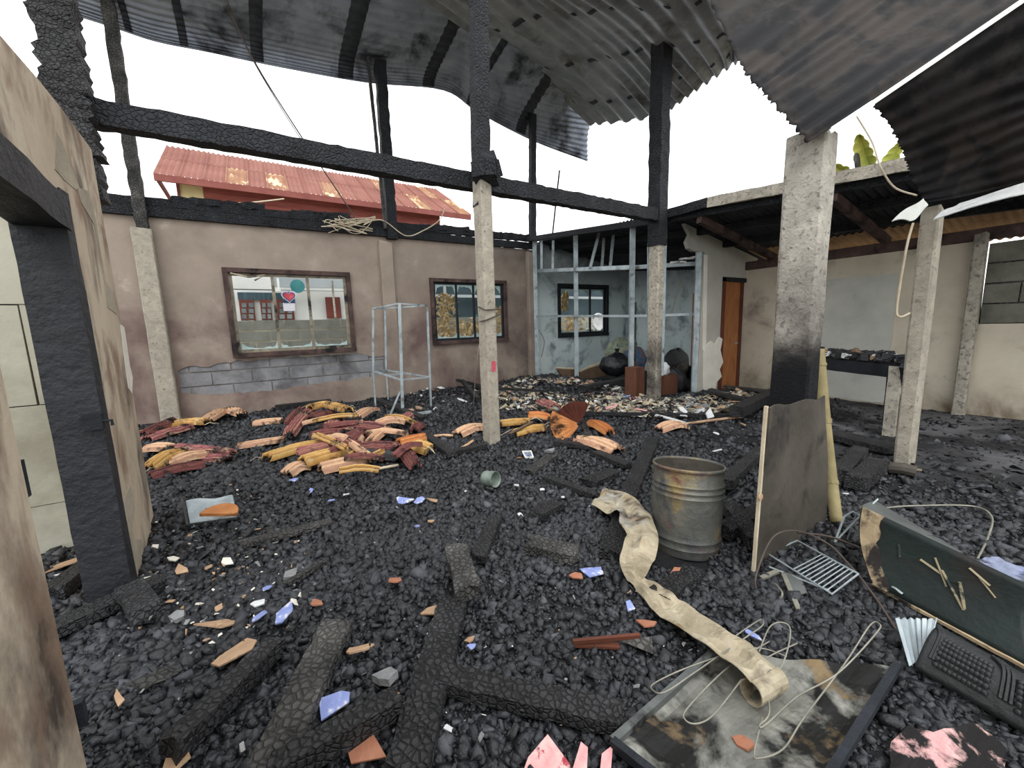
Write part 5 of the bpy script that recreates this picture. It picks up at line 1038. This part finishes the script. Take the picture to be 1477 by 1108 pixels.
lo = {'a': atY(540,536,8.6), 'b': atY(557,534,9.0), 'c': atY(579,548,7.5), 'd': atY(620,544,7.7)}
for k1_, k2_ in ('ab','bd','cd','ac'): mk('low_bar', MB().bar(lo[k1_], lo[k2_], .034, .03, n=4, jit=.15), M['zinc'], t)
mk('low_bar', MB().bar(lo['c'].lerp(lo['a'],.5), lo['d'].lerp(lo['b'],.5), .04, .04), M['zinc'], t)
mk('brace', MB().bar(atY(577,565,7.5), gnd(563,598,.02), .04, .035), M['zinc'], t); mk('foot_bar', MB().bar(gnd(594,598,.05), gnd(622,594,.05), .045, .04), M['zinc'], t)
for (px, py, m) in ((561,585,'matT'),(604,588,'card'),(590,592,'matT')): flake(px, py, .12, m, {561:'cream scrap at the foot of the tube frame',604:'crumpled tan paper inside the tube frame foot',590:'tan scrap under the tube frame'}[px], asp=.6, up=.08, name='scrap', th=.03)
# things in the alcove
def blob(name, c, rx, ry, rz, m, label, cat, wob=.14, parent=None):
    mb = MB(); nu, nv = 22, 14; vs = []; ph = [random.uniform(0,6) for _ in range(4)]
    for j in range(nv+1):
        for i in range(nu):
            th = 2*math.pi*i/nu; f = math.pi*j/nv; k_ = 1+wob*(math.sin(3*th+ph[0]+2*f)*.5+math.sin(5*th+ph[1])*.35*math.sin(f)+math.sin(7*f+ph[2]+th)*.3)
            vs.append(c+V((rx*k_*math.sin(f)*math.cos(th), ry*k_*math.sin(f)*math.sin(th), rz*k_*math.cos(f))))
    mb.add(vs, [(j*nu+i, j*nu+(i+1) % nu, (j+1)*nu+(i+1) % nu, (j+1)*nu+i) for j in range(nv) for i in range(nu)]); return mk(name, mb, M[m], parent, smooth=True, label=label, cat=cat)
def floor_at(px, py, X, Y=None): p = atX(px, py, X) if Y is None else atY(px, py, Y); return p
p = atY(888,526,7.2); t = thing('rubbish_bag', 'shiny black rubbish bag in the alcove behind the studs', 'bag', (p.x,p.y,p.z-.33)); blob('sack', p, .40, .36, .30, 'blackbag', None, None, .10, t); mk('tied_neck', MB().lathe([(.10,-.1),(.04,.02),(.07,.10),(.0,.09)], p+V((.1,.05,.30)), 9), M['blackbag'], t)
p = atY(893,502,7.9); blob('cloth_bundle', p+V((0,0,-.05)), .38, .3, .32, 'bagB', 'blue and straw bundle on top behind the black bag', 'bundle', .16)
p = atY(914,515,7.6); blob('checked_sack', p+V((0,0,-.12)), .40, .3, .40, 'bagC', 'checked blue and red sack between the studs and the sooted post', 'sack', .14)
p = atY(909,497,8.2); blob('cloth_bundle', p, .24, .2, .2, 'bagB', 'small dark green bundle leaning beside the straw one', 'bundle', .16)
a = atY(804,545,8.2); b_ = atY(832,530,8.3); c_ = atY(874,520,8.3); d_ = atY(878,541,8.2)
t = thing('mattress', 'burnt foam mattress sagging along the alcove wall foot', 'mattress', ((a.x+c_.x)/2, 8.4, .1))
prf = [(803,531),(832,532),(836,536),(850,529),(876,520)]
rows = [[atY(x, y, 8.0+.55*j/3)+V((0,0,.03 if j in (1,2) else 0)) for j in range(4)] for x, y in prf]
mk('top', MB().shell(rows, .06), M['mattop'], t)
fr2 = PX([(803,532),(832,533),(836,537),(850,531),(876,523),(877,542),(850,546),(836,545),(812,545)], 8.0); mk('side', MB().prism(fr2, [], fY, 7.98, 8.06), M['matside'], t)
p = atY(921,565,5.55); mk('wood_box', MB().box((p.x-.13,5.5,0),(p.x+.12,5.8,atY(921,530,5.55).z)), M['woodred'], label='red-brown wooden box upright between the stud and the sooted post', cat='box')
a, b_ = atY(955,558,5.5), atY(975,540,5.5); mk('wood_box', MB().box((a.x,5.45,0),(b_.x,5.7,b_.z)), M['woodred'], label='red-brown wooden box on the far side of the sooted post', cat='box')
p = atY(985,535,5.9)
t = thing('burnt_armchair', 'charred armchair standing in the alcove mouth by the grey board', 'armchair', (p.x,p.y,0))
blob('back_cushion', p+V((.02,.2,.05)), .52, .16, .46, 'char', None, None, .12, t); blob('arm', p+V((-.42,-.05,-.25)), .15, .35, .34, 'char', None, None, .14, t); blob('arm', p+V((.44,-.05,-.25)), .15, .35, .34, 'char', None, None, .14, t); blob('seat', p+V((0,-.05,-.42)), .45, .38, .22, 'char', None, None, .12, t); blob('burnt_patch', p+V((.05,.06,.02)), .22, .06, .2, 'panel', None, None, .2, t)
blob('white_cloth', atY(957,533,5.6), .16, .12, .14, 'paperW', 'white crumpled cloth beside the charred armchair', 'cloth', .25)
mk('wall_bracket', MB().box(tuple(atX(958,460,10.75)+V((0,0,-.04))), tuple(atX(968,455,10.79)+V((0,.3,.1)))), M['frameD'], label='small burnt shelf bracket on the alcove wall', cat='bracket')
for (px, py, s, m, lb) in ((924,553,.18,'mattop','cream broken board piece leaning at the sooted post foot'),(890,560,.12,'paperW','white cup lying in the rubbish before the stud'),(985,592,.14,'paperW','white plastic bowl half in the rubbish past the sooted post'),(1022,598,.15,'paperW','white dish fragment at the edge of the rubbish'),(985,600,.10,'paperW','white splayed scrap below the plastic bowl'),(903,572,.10,'tileB','pale blue plastic piece by the stud foot'),(878,588,.18,'pink','pink strip along the dark rail'),(925,591,.18,'pink','second pink strip nearer the sooted post'),(1090,575,.25,'chargrey','grey board piece before the brown door')):
    flake(px, py, s, m, lb, asp=.5 if m != 'pink' else .16, up=.12, name='scrap', th=.02, tilt=.5, rot=-.5 if m == 'pink' else None)
wire([gnd(940,598,.06), gnd(965,604,.07), gnd(992,612,.04)], .03, M['paperW'], 'white plastic pipe piece lying below the rubbish edge', 'pipe'); wire([gnd(992,611,.04), gnd(1030,606,.05), gnd(1072,601,.05)], .025, M['card'], 'peeled tan batten continuing from the white pipe', 'batten')
plank(1020,566,1075,578,.22,.05,.08,'charwood','charred board lying before the torn grey board'); plank(1048,560,1110,566,.30,.04,.06,'chargrey','grey ashy board heap before the brown door')

c = gnd(314,743,.13); mk('tile', MB().prism([(.15*math.cos(math.pi*i/12), .13*math.sin(math.pi*i/12)) for i in range(13)], [], lambda u, v, s_: c+RT*u+V((FW.x,FW.y,.25))*v+V((0,0,s_)), -.012, .012), M['orangeP'], label='half-round orange tile lying on the grey tray', cat='tile')
# ------------------------------------------------------------------ to metres
done = set()
for o in list(C.objects):
    if o is cam or o is so: continue
    o.location = o.location*SCALE
    if o.type == 'MESH' and o.data.name not in done:
        done.add(o.data.name); o.data.transform(Matrix.Diagonal((SCALE,SCALE,SCALE,1)))
